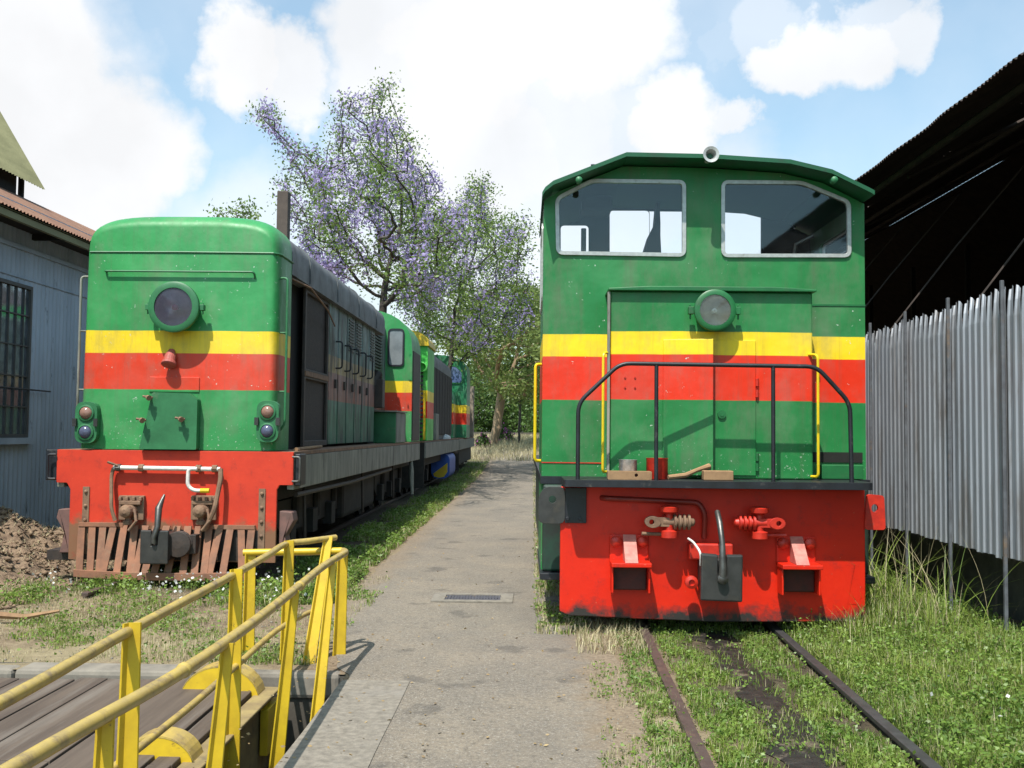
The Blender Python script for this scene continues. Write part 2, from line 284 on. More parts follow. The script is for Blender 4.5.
# ------------------------------------------------------------------ mesh helpers
class MB:
    def __init__(s): s.v = []; s.f = []
    def add(s, vs, fs): k = len(s.v); s.v += [tuple(v) for v in vs]; s.f += [tuple(i + k for i in f) for f in fs]; return s
    def box(s, x0, x1, y0, y1, z0, z1):
        return s.add([(x0,y0,z0),(x1,y0,z0),(x1,y1,z0),(x0,y1,z0),(x0,y0,z1),(x1,y0,z1),(x1,y1,z1),(x0,y1,z1)],
                     [(0,3,2,1),(4,5,6,7),(0,1,5,4),(1,2,6,5),(2,3,7,6),(3,0,4,7)])
    def tube(s, pts, r, n=8, caps=True):
        pts = [Vector(p) for p in pts]; rs = r if isinstance(r, (list, tuple)) else [r] * len(pts); vs = []; fs = []
        up = Vector((0, 0, 1)); prevu = None
        for i, p in enumerate(pts):
            d = (pts[min(i+1, len(pts)-1)] - pts[max(i-1, 0)]).normalized()
            if prevu is None:
                a = up if abs(d.z) < .9 else Vector((1, 0, 0)); u = d.cross(a).normalized()
            else: u = (prevu - d * prevu.dot(d)).normalized()
            prevu = u; w = d.cross(u)
            for k in range(n): a = 2*PI*k/n; vs.append(p + (u*math.cos(a) + w*math.sin(a)) * rs[i])
        for i in range(len(pts)-1):
            for k in range(n): fs.append((i*n+k, i*n+(k+1)%n, (i+1)*n+(k+1)%n, (i+1)*n+k))
        if caps: fs.append(tuple(range(n))[::-1]); fs.append(tuple((len(pts)-1)*n+k for k in range(n)))
        return s.add(vs, fs)
    def lathe(s, c, axis, prof, n=32, caps=True):
        """prof: (radius, offset along axis)"""
        c = Vector(c); ax = Vector(axis).normalized(); a = Vector((0,0,1)) if abs(ax.z) < .9 else Vector((1,0,0)); u = ax.cross(a).normalized(); w = ax.cross(u); vs = []; fs = []
        for (r, o) in prof:
            for k in range(n): t = 2*PI*k/n; vs.append(c + ax*o + (u*math.cos(t)+w*math.sin(t))*r)
        for i in range(len(prof)-1):
            for k in range(n): fs.append((i*n+k, i*n+(k+1)%n, (i+1)*n+(k+1)%n, (i+1)*n+k))
        if caps: fs.append(tuple(range(n))[::-1]); fs.append(tuple((len(prof)-1)*n+k for k in range(n)))
        return s.add(vs, fs)
    def plate(s, outer, holes, t0, t1, mp=lambda a, b, t: (a, t, b)):
        loops = [outer] + list(holes); allp = [p for q in loops for p in q]; n = len(allp)
        tris = tessellate_polygon([[Vector((p[0], p[1], 0)) for p in q] for q in loops])
        vs = [mp(a, b, t0) for a, b in allp] + [mp(a, b, t1) for a, b in allp]; fs = [tuple(t) for t in tris] + [tuple(i + n for i in t[::-1]) for t in tris]
        k = 0
        for q in loops:
            m = len(q)
            for i in range(m): fs.append((k+i, k+(i+1)%m, n+k+(i+1)%m, n+k+i))
            k += m
        return s.add(vs, fs)
    def loft(s, secs, caps=True):
        n = len(secs[0]); vs = [p for q in secs for p in q]; fs = []
        for i in range(len(secs)-1):
            for k in range(n): fs.append((i*n+k, i*n+(k+1)%n, (i+1)*n+(k+1)%n, (i+1)*n+k))
        if caps: fs.append(tuple(range(n))[::-1]); fs.append(tuple((len(secs)-1)*n+k for k in range(n)))
        return s.add(vs, fs)
    def build(s, name, m, parent=None, smooth=False, bevel=0, fix=True):
        me = bpy.data.meshes.new(name); me.from_pydata(s.v, [], s.f); me.update()
        if fix:
            import bmesh
            b = bmesh.new(); b.from_mesh(me); bmesh.ops.recalc_face_normals(b, faces=b.faces); b.to_mesh(me); b.free()
        if isinstance(m, str): m = M[m]
        me.materials.append(m)
        o = bpy.data.objects.new(name, me); COL.objects.link(o); o.parent = parent
        if smooth:
            me.polygons.foreach_set('use_smooth', [True]*len(me.polygons))
            me.set_sharp_from_angle(angle=R(40))
        if bevel:
            md = o.modifiers.new('bevel', 'BEVEL'); md.width = bevel; md.segments = 2; md.limit_method = 'ANGLE'; md.angle_limit = R(40)
        return o
def rounded(pts, r, n=5):
    out = []; m = len(pts)
    for i in range(m):
        p = Vector(pts[i]); a = (Vector(pts[i-1]) - p); b = (Vector(pts[(i+1) % m]) - p); rr = min(r, a.length*.45, b.length*.45)
        p0 = p + a.normalized()*rr; p1 = p + b.normalized()*rr
        for k in range(n+1): t = k/n; out.append(tuple(p0*(1-t)**2 + p*2*t*(1-t) + p1*t*t))
    return out
def rect(x0, x1, z0, z1): return [(x0, z0), (x1, z0), (x1, z1), (x0, z1)]
def grow(pts, d):                       # offset a convex loop outward
    c = Vector((sum(p[0] for p in pts)/len(pts), sum(p[1] for p in pts)/len(pts))); n = len(pts); out = []
    for i in range(n):
        a = Vector(pts[i-1]); b = Vector(pts[i]); e = Vector(pts[(i+1) % n])
        t = (e - a).normalized(); nn = Vector((t.y, -t.x))
        if nn.dot(b - c) < 0: nn = -nn
        out.append(tuple(b + nn*d))
    return out
def tag(o, label=None, cat=None, group=None, kind=None):
    if label: o['label'] = label
    if cat: o['category'] = cat
    if group: o['group'] = group
    if kind: o['kind'] = kind
    return o
def thing(name, loc, label, cat, group=None, rz=0):
    o = bpy.data.objects.new(name, None); COL.objects.link(o); o.location = loc; o.rotation_euler = (0, 0, rz); o.empty_display_size = .2
    return tag(o, label, cat, group)
def struct(o): o['kind'] = 'structure'; return o
def copy_tree(o, parent=None):
    c = o.copy(); COL.objects.link(c); c.parent = parent
    for ch in [x for x in o.children]: copy_tree(ch, c)
    return c

# ------------------------------------------------------------------ ground, path, pit
PX0, PX1, PY0, PY1 = -10.0, -1.2, -3.0, 6.62      # turntable pit
def gz(x, y):
    z = 0.0
    if y > 30: t = min(1, (y-30)/42); z += 1.25 * t*t*(3-2*t)
    return z
def vn(x, y, s=1.0, k=0):
    return (math.sin(x*2.1*s+k)*math.cos(y*1.7*s+k*2) + .5*math.sin(x*5.3*s+y*4.1*s+k) + .3*math.cos(x*11*s-y*9*s))/1.8
xs = sorted(set([-400,-200,-100,-60,-40,-25,-18,-14,-12] + [round(-10+i*.4, 3) for i in range(0, 22)] + [PX0, PX1] + [round(-1.2+i*.25,3) for i in range(0, 30)] + [7, 9, 12, 16, 22, 30, 50, 90, 180, 400]))
ys = sorted(set([-40,-20,-10,-6, PY0, 0, 2, 3, 3.5, 4,4.5,5,5.5,6, PY1] + [round(6.62+i*.4,3) for i in range(1, 24)] + [17+i*1.5 for i in range(1, 40)] + [80,90,110,150,220,400,800]))
def groundh(x, y):
    z = gz(x, y)
    if x < -2.2 and y > PY1 + .05: z += .02*vn(x, y, 1) - .02 + .01
    elif x > 2.2 and y < 60: z += .035*vn(x, y, .8, 2) + .02 + (.10*max(0, min(1, (x-2.3)/.8)))
    return z
mb = MB(); idx = {}
for i, x in enumerate(xs):
    for j, y in enumerate(ys): idx[i, j] = len(mb.v); mb.v.append((x, y, groundh(x, y)))
for i in range(len(xs)-1):
    for j in range(len(ys)-1):
        cx = (xs[i]+xs[i+1])/2; cy = (ys[j]+ys[j+1])/2
        if PX0 < cx < PX1 and PY0 < cy < PY1: continue
        mb.f.append((idx[i,j], idx[i+1,j], idx[i+1,j+1], idx[i,j+1]))
struct(mb.build('ground', 'earth', smooth=True, fix=False))
# pit walls and floor
mb = MB(); mb.box(PX0, PX1+.25, PY0, PY1+.25, -1.5, -1.3)
mb.box(PX1+.004, PX1+.25, PY0, PY1+.004, -1.3, -.012); mb.box(PX0, PX1+.25, PY1+.006, PY1+.25, -1.3, -.012)
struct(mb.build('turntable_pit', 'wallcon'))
mb = MB(); mb.box(-6.5, -3.4, PY1-.03, PY1+.13, -.16, .006); mb.box(-3.38, -2.2, PY1-.05, PY1+.19, -.16, .012); mb.box(-2.18, PX1-.04, PY1-.02, PY1+.10, -.16, .008)
struct(mb.build('pit_coping', 'concrete', bevel=.03))
# path: sheet with ragged edges
def sheet(name, left, right, y0, y1, dy, m, lift=.004, jit=.06):
    mb = MB(); y = y0; row = []
    while y <= y1 + 1e-6:
        l = left(y) + jit*vn(y*1.3, y*.7, 1.6); r = right(y) + jit*vn(y*1.1+7, y*.9, 1.4)
        k = len(mb.v)
        for t in range(5): x = l + (r-l)*t/4; mb.v.append((x, y, gz(x, y) + lift))
        row.append(k); y += dy
    for a, b in zip(row, row[1:]):
        for t in range(4): mb.f.append((a+t, a+t+1, b+t+1, b+t))
    return struct(mb.build(name, m, fix=False))
def pl(y): return PX1 if y < 6.4 else -1.22 - .55*min(1, max(0, (y-6.6)/2.2)) if y < 40 else -1.77 - (y-40)*.11
def pr(y): return .62 if y < 8 else .62 - .5*min(1, (y-8)/5) if y < 30 else .12 + (y-30)*.03
sheet('path', lambda y: pl(y) + (0 if y > 6.7 else .06), pr, -6, 52, .2, 'asphalt', .004, .05)
sheet('concrete_slab', lambda y: PX1+.005, lambda y: -.76, -3, 6.45, .35, 'slab', .009, 0.004)
# drain grate
dg = thing('drain_grate', (0, 9.65, .006), 'rectangular iron drain grate in a pale concrete surround in the path', 'drain')
x0, x1 = P(433, 596, 9.65).x, P(513, 596, 9.65).x
MB().plate(rect(x0, x1, -.24, .24), [rect(x0+.12, x1-.12, -.15, .15)], 0, .012, lambda a, b, t: (a, b, t)).build('surround', 'slab', dg)
mb = MB()
for i in range(19): xx = x0+.125 + i*(x1-x0-.25)/18.6; mb.box(xx, xx+.017, -.15, .15, -.02, .007)
mb.box(x0+.12, x1-.12, -.008, .008, -.02, .009)
mb.box(x0+.12, x1-.12, -.15, .15, -.004, -.001)
mb.build('bars', 'grate', dg)
# right-hand track
TA = R(-0.6)
tr = thing('railway_track', (1.44, 8, 0), 'narrow railway track overgrown with weeds in front of the nearer locomotive', 'railway track', rz=R(-1.2))
def rail(x, y0, y1, z, m, par):
    p = [(-.06,0),(.06,0),(.06,.012),(.012,.025),(.010,.09),(.033,.102),(.033,.128),(-.033,.128),(-.033,.102),(-.010,.09),(-.012,.025),(-.06,.012)]
    return MB().loft([[(x+a, y, z+b-.13) for a, b in p] for y in (y0, y1)]).build('rail', m, par, bevel=.004)
rail(-.535, -10, 30, .055, 'railtop', tr); rail(.535, -10, 30, .055, 'railtop2', tr)
mb = MB()
for k in range(50): mb.box(-.95, .95, -9.8+k*.8, -9.6+k*.8, -.2, -.04 + .0)
mb.build('sleepers', 'sleeper', tr)
mb = MB(); row = []
for k in range(60):
    y = 3.2 + k*.12; wd = .13 + .10*vn(y, 3, 2.1) + .03*vn(y, 8, 6); c = 1.44+.021*(y-8)+.1*vn(y, 1, .6)+.03*vn(y, 5, 4)
    a = len(mb.v)
    for t in range(5): mb.v.append((c + wd*(t/2-1), y, .006 + (.012 if 0 < t < 4 else 0)))
    row.append(a)
for a, b in zip(row, row[1:]):
    for t in range(4): mb.f.append((a+t, a+t+1, b+t+1, b+t))
struct(mb.build('oily_ballast', 'oil', smooth=True, fix=False))
tl = thing('railway_track', (-3.65, 10, 0), 'railway track under the row of faded locomotives on the left', 'railway track')
rail(-.535, -.6, 36, .05, 'railtop', tl); rail(.535, -.6, 36, .05, 'railtop', tl)
# soil heap
mb = MB(); NX, NY = 60, 60
for j in range(NY+1):
    for i in range(NX+1):
        x = -7.6 + i*3.2/NX; y = 8.6 + j*4.6/NY
        r = math.hypot((x+6.7)/1.7, (y-11.3)/2.3); h = max(0, 1-r*r)
        z = .62*h**1.1 * (1 + .28*vn(x, y, 1.3)) + (.085*vn(x, y, 2.9, 1)+.05*vn(x, y, 6.3, 3)+.025*vn(x, y, 12.7, 5))*(h**.5) - .03
        mb.v.append((x, y, z))
for j in range(NY):
    for i in range(NX): a = j*(NX+1)+i; mb.f.append((a, a+1, a+NX+2, a+NX+1))
struct(mb.build('dirt_mound', 'mound', smooth=True, fix=False))

# ------------------------------------------------------------------ corrugated sheet
def corr(mb, o, u, v, lu, lv, pitch, amp, nrm, jag=None, seg=1, steps=6, curl=None, box=False):
    """sheet from o along u (across the waves) and v (along the waves)"""
    o, u, v, nrm = map(Vector, (o, u, v, nrm)); n = int(lu/pitch*steps); base = len(mb.v)
    for i in range(n+1):
        s = i/n*lu; ph = s/pitch*2*PI; w = math.sin(ph)
        if box: w = max(-1, min(1, w*2.2))
        l = lv + (jag(s) if jag else 0)
        for k in range(seg+1):
            t = k/seg; q = o + u*s + v*(l*t) + nrm*(amp*w)
            if curl: q += curl(s, t)
            mb.v.append(tuple(q))
    for i in range(n):
        for k in range(seg): a = base+i*(seg+1)+k; mb.f.append((a, a+seg+1, a+seg+2, a+1))
    return mb

# ------------------------------------------------------------------ workshop on the left
WX = -7.25
wb = thing('workshop_building', (WX, 14, 0), 'blue-grey corrugated iron workshop with rusty roof and tall paned window on the left edge', 'building')
def L(x, y, z): return (x-WX, y-14, z)
mb = MB(); wy0, wy1 = 11.2, 7.25/.5095; wz0, wz1 = 1.45, 3.62
def wall(a, b, z0, z1): corr(mb, L(WX, a, z0), (0,1,0), (0,0,1), b-a, z1-z0, .12, .006, (1,0,0), steps=4)
wall(2, wy0, -.1, 4.75); wall(wy1, 24, -.1, 4.75); wall(wy0, wy1, -.1, wz0); wall(wy0, wy1, wz1, 4.75)
mb.box(-9, -.02, 9.98, 10.0, -.1, 4.6); mb.box(-9, -.02, -12.0, -11.98, -.1, 4.6)
mb.build('wall', 'bluewall', wb)
mb = MB(); mb.box(.012, .03, -11.5, 9.9, 4.12-.02, 4.16); mb.box(.008, .022, -11.5, 9.9, 3.70, 3.71)
mb.build('batten', 'bluewall', wb)
win = MB()
win.plate([(wy0-14, wz0), (wy1-14, wz0), (wy1-14, wz1), (wy0-14, wz1)], [[(wy0-13.95, wz0+.05), (wy1-14.05, wz0+.05), (wy1-14.05, wz1-.05), (wy0-13.95, wz1-.05)]], -.03, .03, lambda a, b, t: (t, a, b))
nv = int((wy1-wy0)/.2)
for k in range(1, nv): yy = wy0-14 + k*(wy1-wy0)/nv; win.box(-.02, .015, yy-.007, yy+.007, wz0, wz1)
for k in range(1, 5): zz = wz0 + k*(wz1-wz0)/5; win.box(-.018, .017, wy0-14, wy1-14, zz-.009, zz+.009)
wf = win.build('window', 'winframe', wb)
MB().box(-.012, -.008, wy0-14, wy1-14, wz0, wz1).build('glass', 'wglass', wf)
MB().box(0, .09, wy0-14.08, wy1-13.92, wz0-.09, wz0-.003).build('sill', 'bluewall', wf)
MB().tube([L(WX+.06, wy0, 2.15), L(WX+.06, wy1+.55, 2.13)], .012).build('bar', 'black', wb)
mb = MB(); es, er = (.55, 4.42), (-1.15, 5.36)
u = Vector((es[0]-er[0], 0, es[1]-er[1])); ul = u.length; u.normalize()
corr(mb, (er[0], -12, er[1]), (0,1,0), u, 22.2, ul, .09, .014, (-u.z, 0, u.x), steps=4)
mb.build('roof', 'rustroof', wb)
mb = MB(); mb.box(.44, .50, -12, 10.2, 4.30, 4.41); mb.build('fascia', 'olive', wb)
mb = MB(); mb.box(-.02, .50, -12, 10.2, 4.385, 4.40)
for k in range(12): mb.box(-.02, .46, -11.8+k*2, -11.73+k*2, 4.30, 4.38)
mb.build('rafter', 'shedwall', wb)
mb = MB(); tip = P(45, 190, 16.4); z0 = tip.z
mb.box(-3.4, -1.15, -12, tip.y-14-.5, 5.2, z0+.35); mb.build('clerestory_dark_block', 'shedwall', wb)  # near-black block paints in the dark opening under the clerestory roof
mb = MB(); d = Vector((.76, 0, -1.25)).normalized(); top = Vector((tip.x-WX, -12, z0)) - d*2.6
corr(mb, top, (0,1,0), d, tip.y-14+12, 2.6, .09, .012, (d.z, 0, -d.x), steps=4)
top2 = Vector((tip.x-WX-2*(2.6*d.x), -12, z0))
corr(mb, top2, (0,1,0), (d.x, 0, -d.z), tip.y-14+12, 2.6, .09, .012, (d.z, 0, d.x), steps=4)
mb.build('clerestory_roof', 'olive', wb)
MB().tube([L(tip.x-.30, tip.y-.2, 4.6), L(tip.x-.30, tip.y-.2, z0+.3)], .05).build('post', 'shedwall', wb)

# ------------------------------------------------------------------ shed on the right
sh = thing('open_shed', (3.8, 10, 0), 'long open-sided shed with dark sagging corrugated roof behind the iron fence', 'shed')
def S(x, y, z): return (x-3.8, y-10, z)
mb = MB(); sl_ = Vector((1, 0, .5)).normalized()
def edge(s): return .05*math.sin(s*1.7)*math.sin(s*.6) + .03*math.sin(s*5.1+1)
corr(mb, S(5.77, -12, 5.565), (0,1,0), -sl_, 62, 2.26, .076, .011, (-.447,0,.894), jag=edge, steps=6)
rr_ = random.Random(3); sag = [rr_.uniform(-.012, .02) for _ in range(200)]
def curl(s, t): return Vector((0, 0, (1-t)*(sag[int(s/.8)] + .012*math.sin(s*2.3))))
corr(mb, S(5.90, -12, 5.61+.066), (0,1,0), sl_, 62, 7.0, .23, .03, (-.447,0,.894), seg=2, steps=6, curl=curl)
corr(mb, S(12.06, -12, 8.71), (0,1,0), (.894,0,-.447), 62, 8.0, .076, .012, (.447,0,.894), steps=4)
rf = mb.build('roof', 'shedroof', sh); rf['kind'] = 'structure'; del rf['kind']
mb = MB(); mb.box(14, 14.2, -22, 40, -.1, 5.4); mb.box(0.3, 14, 39.9, 40, -.1, 4.9)
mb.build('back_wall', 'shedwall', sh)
for k in range(0, 11):
    y = -4 + k*4.0
    MB().box(8.3, 8.42, y-10, y-9.88, 0, 7.0).build('column', 'shedwall', sh)
mb = MB()
for k in range(0, 7):
    y = -4 + k*8.0
    mb.tube([S(4.5, y, 4.72), S(12, y, 8.47)], .03, 6)
mb.tube([S(4.2, -10, 4.62), S(4.2, 48, 4.62)], .04, 6); mb.tube([S(6.4, -10, 5.72), S(6.4, 48, 5.72)], .04, 6); mb.tube([S(8.6, -10, 6.82), S(8.6, 48, 6.82)], .04, 6)
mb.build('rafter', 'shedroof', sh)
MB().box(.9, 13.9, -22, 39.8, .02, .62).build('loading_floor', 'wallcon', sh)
# plinth under the fence
# ------------------------------------------------------------------ fence
FX = 3.55
fc = thing('iron_fence', (FX, 8, 0), 'tall pale corrugated iron fence with ragged top on thin posts right of the nearer locomotive', 'fence')
ys_f = [8.47-8 + .97*k for k in range(-6, 24)]
rf_ = random.Random(11)
def sheet_part(y0, y1, first=[0]):
    mb = MB(); jr = [rf_.uniform(-.018, .012) for _ in range(12)]; cr = [rf_.uniform(.02, .07) for _ in range(12)]
    off = rf_.uniform(-.01, .012)
    strips = 9; w = (y1-y0)/strips
    for k in range(strips):
        a = y0 + k*w; tp = 2.70 - .008*(a) + jr[k]; bt = .70 + rf_.uniform(-.015, .015)
        prof = [(0, .006), (.16, .006), (.26, -.006), (.78, -.006), (.88, .006), (1.0, .006)]
        lv = [0, .5, .9, .96, 1.0]; base = len(mb.v)
        for (t, dx) in prof:
            for q in lv:
                bend = max(0, q-.9)/.1
                yy = a + t*w + (cr[k]*.6*bend*bend); 
                if q == 1.0: zz = tp + (.05*(t-.3) if k % 2 else .03*(1-t)) - .0
                else: zz = bt + (tp-bt)*q
                if q > .9: yy = a + w*(.5 + (t-.5)*(1-.42*bend)) + cr[k]*bend*bend*.7
                mb.v.append((off - dx + cr[k]*.5*bend*bend, yy, zz))
        n = len(lv)
        for i in range(len(prof)-1):
            for q in range(n-1): c = base+i*n+q; mb.f.append((c, c+n, c+n+1, c+1))
    return mb.build('sheet', 'fence', fc, fix=False)
for a, b in zip(ys_f, ys_f[1:]): sheet_part(a+.012, b+.02)
for y in ys_f:
    mb = MB(); mb.box(-.060, -.035, y-.014, y+.014, -.1, 2.77)
    mb.build('post', 'fpost', fc, bevel=.004)
for y in ys_f[::2]:
    MB().tube([(.05, y, 2.55), (.95, y+.25, 3.62), (1.9, y+.45, 4.7)], .010, 6).build('brace', 'shedroof', fc)
mb = MB(); mb.box(.03, .07, -6, 22, .95, .99); mb.box(.03, .07, -6, 22, 2.3, 2.34); mb.build('rail', 'fpost', fc)
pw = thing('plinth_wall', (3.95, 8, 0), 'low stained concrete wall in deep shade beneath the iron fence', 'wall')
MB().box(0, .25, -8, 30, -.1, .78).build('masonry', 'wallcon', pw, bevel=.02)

# ------------------------------------------------------------------ right locomotive
LR = thing('locomotive', (1.44, 8.0, 0), 'nearer green locomotive with red buffer plate, two wide cab windows and black front railing', 'locomotive', 'locomotives parked in the yard', rz=R(.4))
pp = MB(); pp.plate([(-1.205, .19), (-1.13, .155), (0, .12), (1.13, .135), (1.205, .17), (1.205, 1.17), (-1.205, 1.17)], [], 0, .04)
pp.build('buffer_plate', 'redR', LR, bevel=.008)
# running board
mb = MB(); mb.plate(rounded([(-1.19, -.30), (1.16, -.30), (1.19, -.22), (1.19, .32), (-1.19, .32)], .03), [], 1.185, 1.24, lambda a, b, t: (a, b, t))
mb.build('footplate', 'black', LR, bevel=.008)
# front railing
rr = .017; zt = 2.13; yr = -.25
mb = MB()
def fillet(pts, r=.08, n=5):
    out = [Vector(pts[0])]
    for i in range(1, len(pts)-1):
        p = Vector(pts[i]); a = Vector(pts[i-1])-p; b = Vector(pts[i+1])-p; q = min(r, a.length*.45, b.length*.45)
        p0 = p+a.normalized()*q; p1 = p+b.normalized()*q
        for k in range(n+1): t = k/n; out.append(p0*(1-t)**2 + p*2*t*(1-t) + p1*t*t)
    out.append(Vector(pts[-1])); return out
mb.tube(fillet([(-1.083, yr, 1.23), (-1.083, yr, 1.83), (-.76, yr, zt+.01), (.755, yr, zt), (1.01, yr, 1.85), (1.02, yr, 1.23)]), rr, 10)
fr = mb.build('front_railing', 'black', LR, smooth=True)
for x in (-.48, .42): MB().tube([(x, yr, 1.23), (x, yr, zt)], .016, 10).build('post', 'black', fr, smooth=True)
# hood with lip, doors
hz = 2.77
hd = MB(); hd.box(-.81, .82, .08, .42, 1.243, hz-.02)
hd.build('nose', 'livR', LR, bevel=.012)
mb = MB(); mb.plate([(-.83, hz-.02), (.84, hz-.02), (.84, hz), (.5, hz+.018), (-.5, hz+.018), (-.83, hz)], [], .03, .43); mb.build('nose_lip', 'greenR', LR, bevel=.006)
M['seam'] = M['greenR']
def door(x0, x1, z0, z1, y, ajar=0):
    mb = MB(); mb.box(x0, x1, y-.014, y-.001, z0, z1)
    if ajar: mb.v = [(a, b - ajar*(a-x0)/(x1-x0), c) for a, b, c in mb.v]
    return mb.build('nose_door', 'livR', LR, bevel=.005)
d1 = door(-.385, .0, 1.27, 2.36, .08, .10); d2 = door(.012, .36, 1.27, 2.36, .08)
MB().lathe((.085, .066, 1.76), (0,-1,0), [(.034,0),(.034,.016),(.018,.016),(.018,.02)], 16).build('latch', 'greenR', d2, smooth=True)
for z in (2.02, 1.93, 1.42, 1.34): MB().lathe((.37, .067, z), (0,0,1), [(.014,-.03),(.014,.03)], 10).build('hinge', 'redsmall' if z > 1.8 else 'greenR', d2)
mb = MB(); mb.box(-.388, -.002, .0765, .0795, 2.262, 2.352); mb.box(.010, .362, .0765, .0795, 2.262, 2.352)
mb = MB()
for x in (-.69, -.61):
    for z in (2.05, 1.97): mb.lathe((x, .082, z), (0,-1,0), [(.008,0),(.008,.01)], 8)
mb.build('rivets', 'redsmall', LR)
mb = MB(); mb.box(-.835, -.815, .05, .09, 1.25, 2.74); mb.build('corner_angle', 'sill', LR)
# headlamp
def headlamp(par, x, y, z, ro, ri, dep, glassm, bulbm, body):
    hl = MB().lathe((x, y, z), (0,-1,0), [(ro*.82, 0), (ro*.86, dep*.5), (ro, dep*.72), (ro, dep*.95), (ro*.93, dep), (ri, dep), (ri, dep*.9)], 40, caps=False).build('headlamp', body, par, smooth=True)
    MB().lathe((x, y, z), (0,-1,0), [(.01, dep*.25), (ri*.6, dep*.42), (ri*.95, dep*.8), (ri, dep*.9)], 32, caps=False).build('reflector', 'reflector', hl, smooth=True)
    MB().lathe((x, y, z), (0,-1,0), [(ri*1.0, dep*.93), (ri*.6, dep*.97), (.002, dep*.985)], 32, caps=False).build('lens', glassm, hl, smooth=True)
    MB().lathe((x, y, z), (0,-1,0), [(.002, dep*.8), (ri*.15, dep*.76), (ri*.17, dep*.68), (ri*.12, dep*.4)], 16, caps=False).build('bulb', bulbm, hl, smooth=True)
    mb = MB()
    for s in (-1, 1): mb.box(x+s*(ro+.02)-.022, x+s*(ro+.02)+.022, y-dep*.8, y-dep*.45, z-.03, z+.03); mb.tube([(x+s*(ro+.025), y-dep*.62, z-.07), (x+s*(ro+.025), y-dep*.62, z+.05)], .008, 6)
    mb.build('bracket', body, hl, bevel=.004)
    return hl
headlamp(LR, 0.01, .08, 2.585, .166, .124, .15, 'lens', 'bulb', 'greenR')
# cab: front wall with windows
CY = .40
def roofz(x):
    pts = [(-1.36, 3.60), (-1.28, 3.665), (-.68, 3.905), (0, 3.895), (.66, 3.855), (1.0, 3.775), (1.335, 3.61), (1.36, 3.59)]
    for (a, b), (c, d) in zip(pts, pts[1:]):
        if x <= c: return b + (d-b)*(x-a)/(c-a)
    return pts[-1][1]
prof = [-1.35, -1.2, -.68, -.3, 0, .3, .66, 1.0, 1.35]
def px2(px, py, d=8.4): q = P(px, py, d); return (q.x-1.44, q.z)
wl_ = rounded([px2(558, 253.5), px2(684.5, 255.5), px2(684.5, 182), px2(592, 181), px2(557, 199)], .05)
wr_ = rounded([px2(723, 256), px2(850, 256), px2(849.5, 202), px2(802, 182.5), px2(723, 182)], .05)
def toploop(off): return [(x, roofz(x)-off) for x in prof[::-1]]
fw = MB(); fw.plate([(-1.35, 1.2), (1.35, 1.2)] + toploop(.045), [wl_, wr_], CY, CY+.05)
cab = fw.build('cab', 'livR', LR)
for w_ in (wl_, wr_):
    f_ = MB().plate(grow(w_, .014), [grow(w_, -.018)], CY-.018, CY+.02).build('window', 'alu', LR, bevel=.005)
    MB().plate(grow(w_, -.01), [], CY-.003, CY+.001).build('glass', 'glass', f_)
def side(x0, x1):
    mb = MB(); mb.plate([(CY+.05, .42), (CY+1.45, .42), (CY+1.45, roofz(x0)-.05), (CY+.05, roofz(x0)-.05)], [rounded(rect(CY+.35, CY+1.15, 2.75, 3.42), .06)], x0, x1, lambda a, b, t: (t, a, b))
    o = mb.build('side_wall', 'livR', cab); q = rounded(rect(CY+.35, CY+1.15, 2.75, 3.42), .06)
    xo = x0 if abs(x0) > abs(x1) else x1
    f = MB().plate(grow(q, .03), [grow(q, -.012)], xo-.012, xo+.012, lambda a, b, t: (t, a, b)).build('side_window', 'alu', cab)
side(-1.35, -1.31); side(1.31, 1.35)
BW = 9.85-8
bw = MB(); hs = [rounded([px2(562, 262, 9.85), px2(590, 262, 9.85), px2(590, 225, 9.85), px2(562, 225, 9.85)], .04), rounded([px2(611, 262, 9.85), px2(651, 262, 9.85), px2(651, 210, 9.85), px2(611, 210, 9.85)], .04),
                 rounded([px2(718, 262, 9.85), px2(763, 262, 9.85), px2(763, 211, 9.85), px2(718, 211, 9.85)], .04), [px2(780, 240, 9.85), px2(781, 220, 9.85), px2(804, 219.5, 9.85), px2(803, 223, 9.85)]]
hs = [h if i < 3 else h for i, h in enumerate(hs)]
bw.plate([(-1.31, 1.2), (1.31, 1.2)] + [(max(-1.31, min(1.31, x)), z) for x, z in toploop(.05)], hs, BW, BW+.04)
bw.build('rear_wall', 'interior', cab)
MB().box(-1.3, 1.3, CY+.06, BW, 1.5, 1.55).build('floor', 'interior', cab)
mb = MB(); mb.loft([[(x, y, roofz(x)-.055) for x in prof if abs(x) < 1.3] + [(x, y, roofz(x)-.075) for x in prof[::-1] if abs(x) < 1.3] for y in (CY+.06, BW-.01)]); mb.build('dark_ceiling_panel', 'interior', cab)  # added near-black panel, darkens the cab ceiling in place of shade
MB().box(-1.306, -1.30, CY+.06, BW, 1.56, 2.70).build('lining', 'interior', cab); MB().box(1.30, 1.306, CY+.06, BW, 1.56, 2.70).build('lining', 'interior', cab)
mb = MB(); mb.tube([(.95, 1.2, 3.1), (.98, 1.15, 3.35), (1.12, 1.1, 3.42)], .02, 8); mb.tube([(-.95, 1.5, 3.0), (-.95, 1.5, 3.55)], .025, 8); mb.build('cab_pipes', 'iron', cab)
MB().box(-1.0, -.72, 1.0, 1.3, 3.62, 3.76).build('overhead_cabinet', 'interior', cab, bevel=.02); MB().box(.10, .26, 1.72, 1.82, 3.42, 3.70).build('overhead_cabinet', 'interior', cab, bevel=.02)
mb = MB(); mb.loft([[(-.26+a, 1.55+.0, z), (-.26+b, 1.55, z), (-.26+b, 1.75, z), (-.26+a, 1.75, z)] for z, a, b in ((2.6, -.1, .08), (3.3, -.12, .06), (3.5, -.06, .05), (3.62, .0, .05), (3.85, .02, .04))])
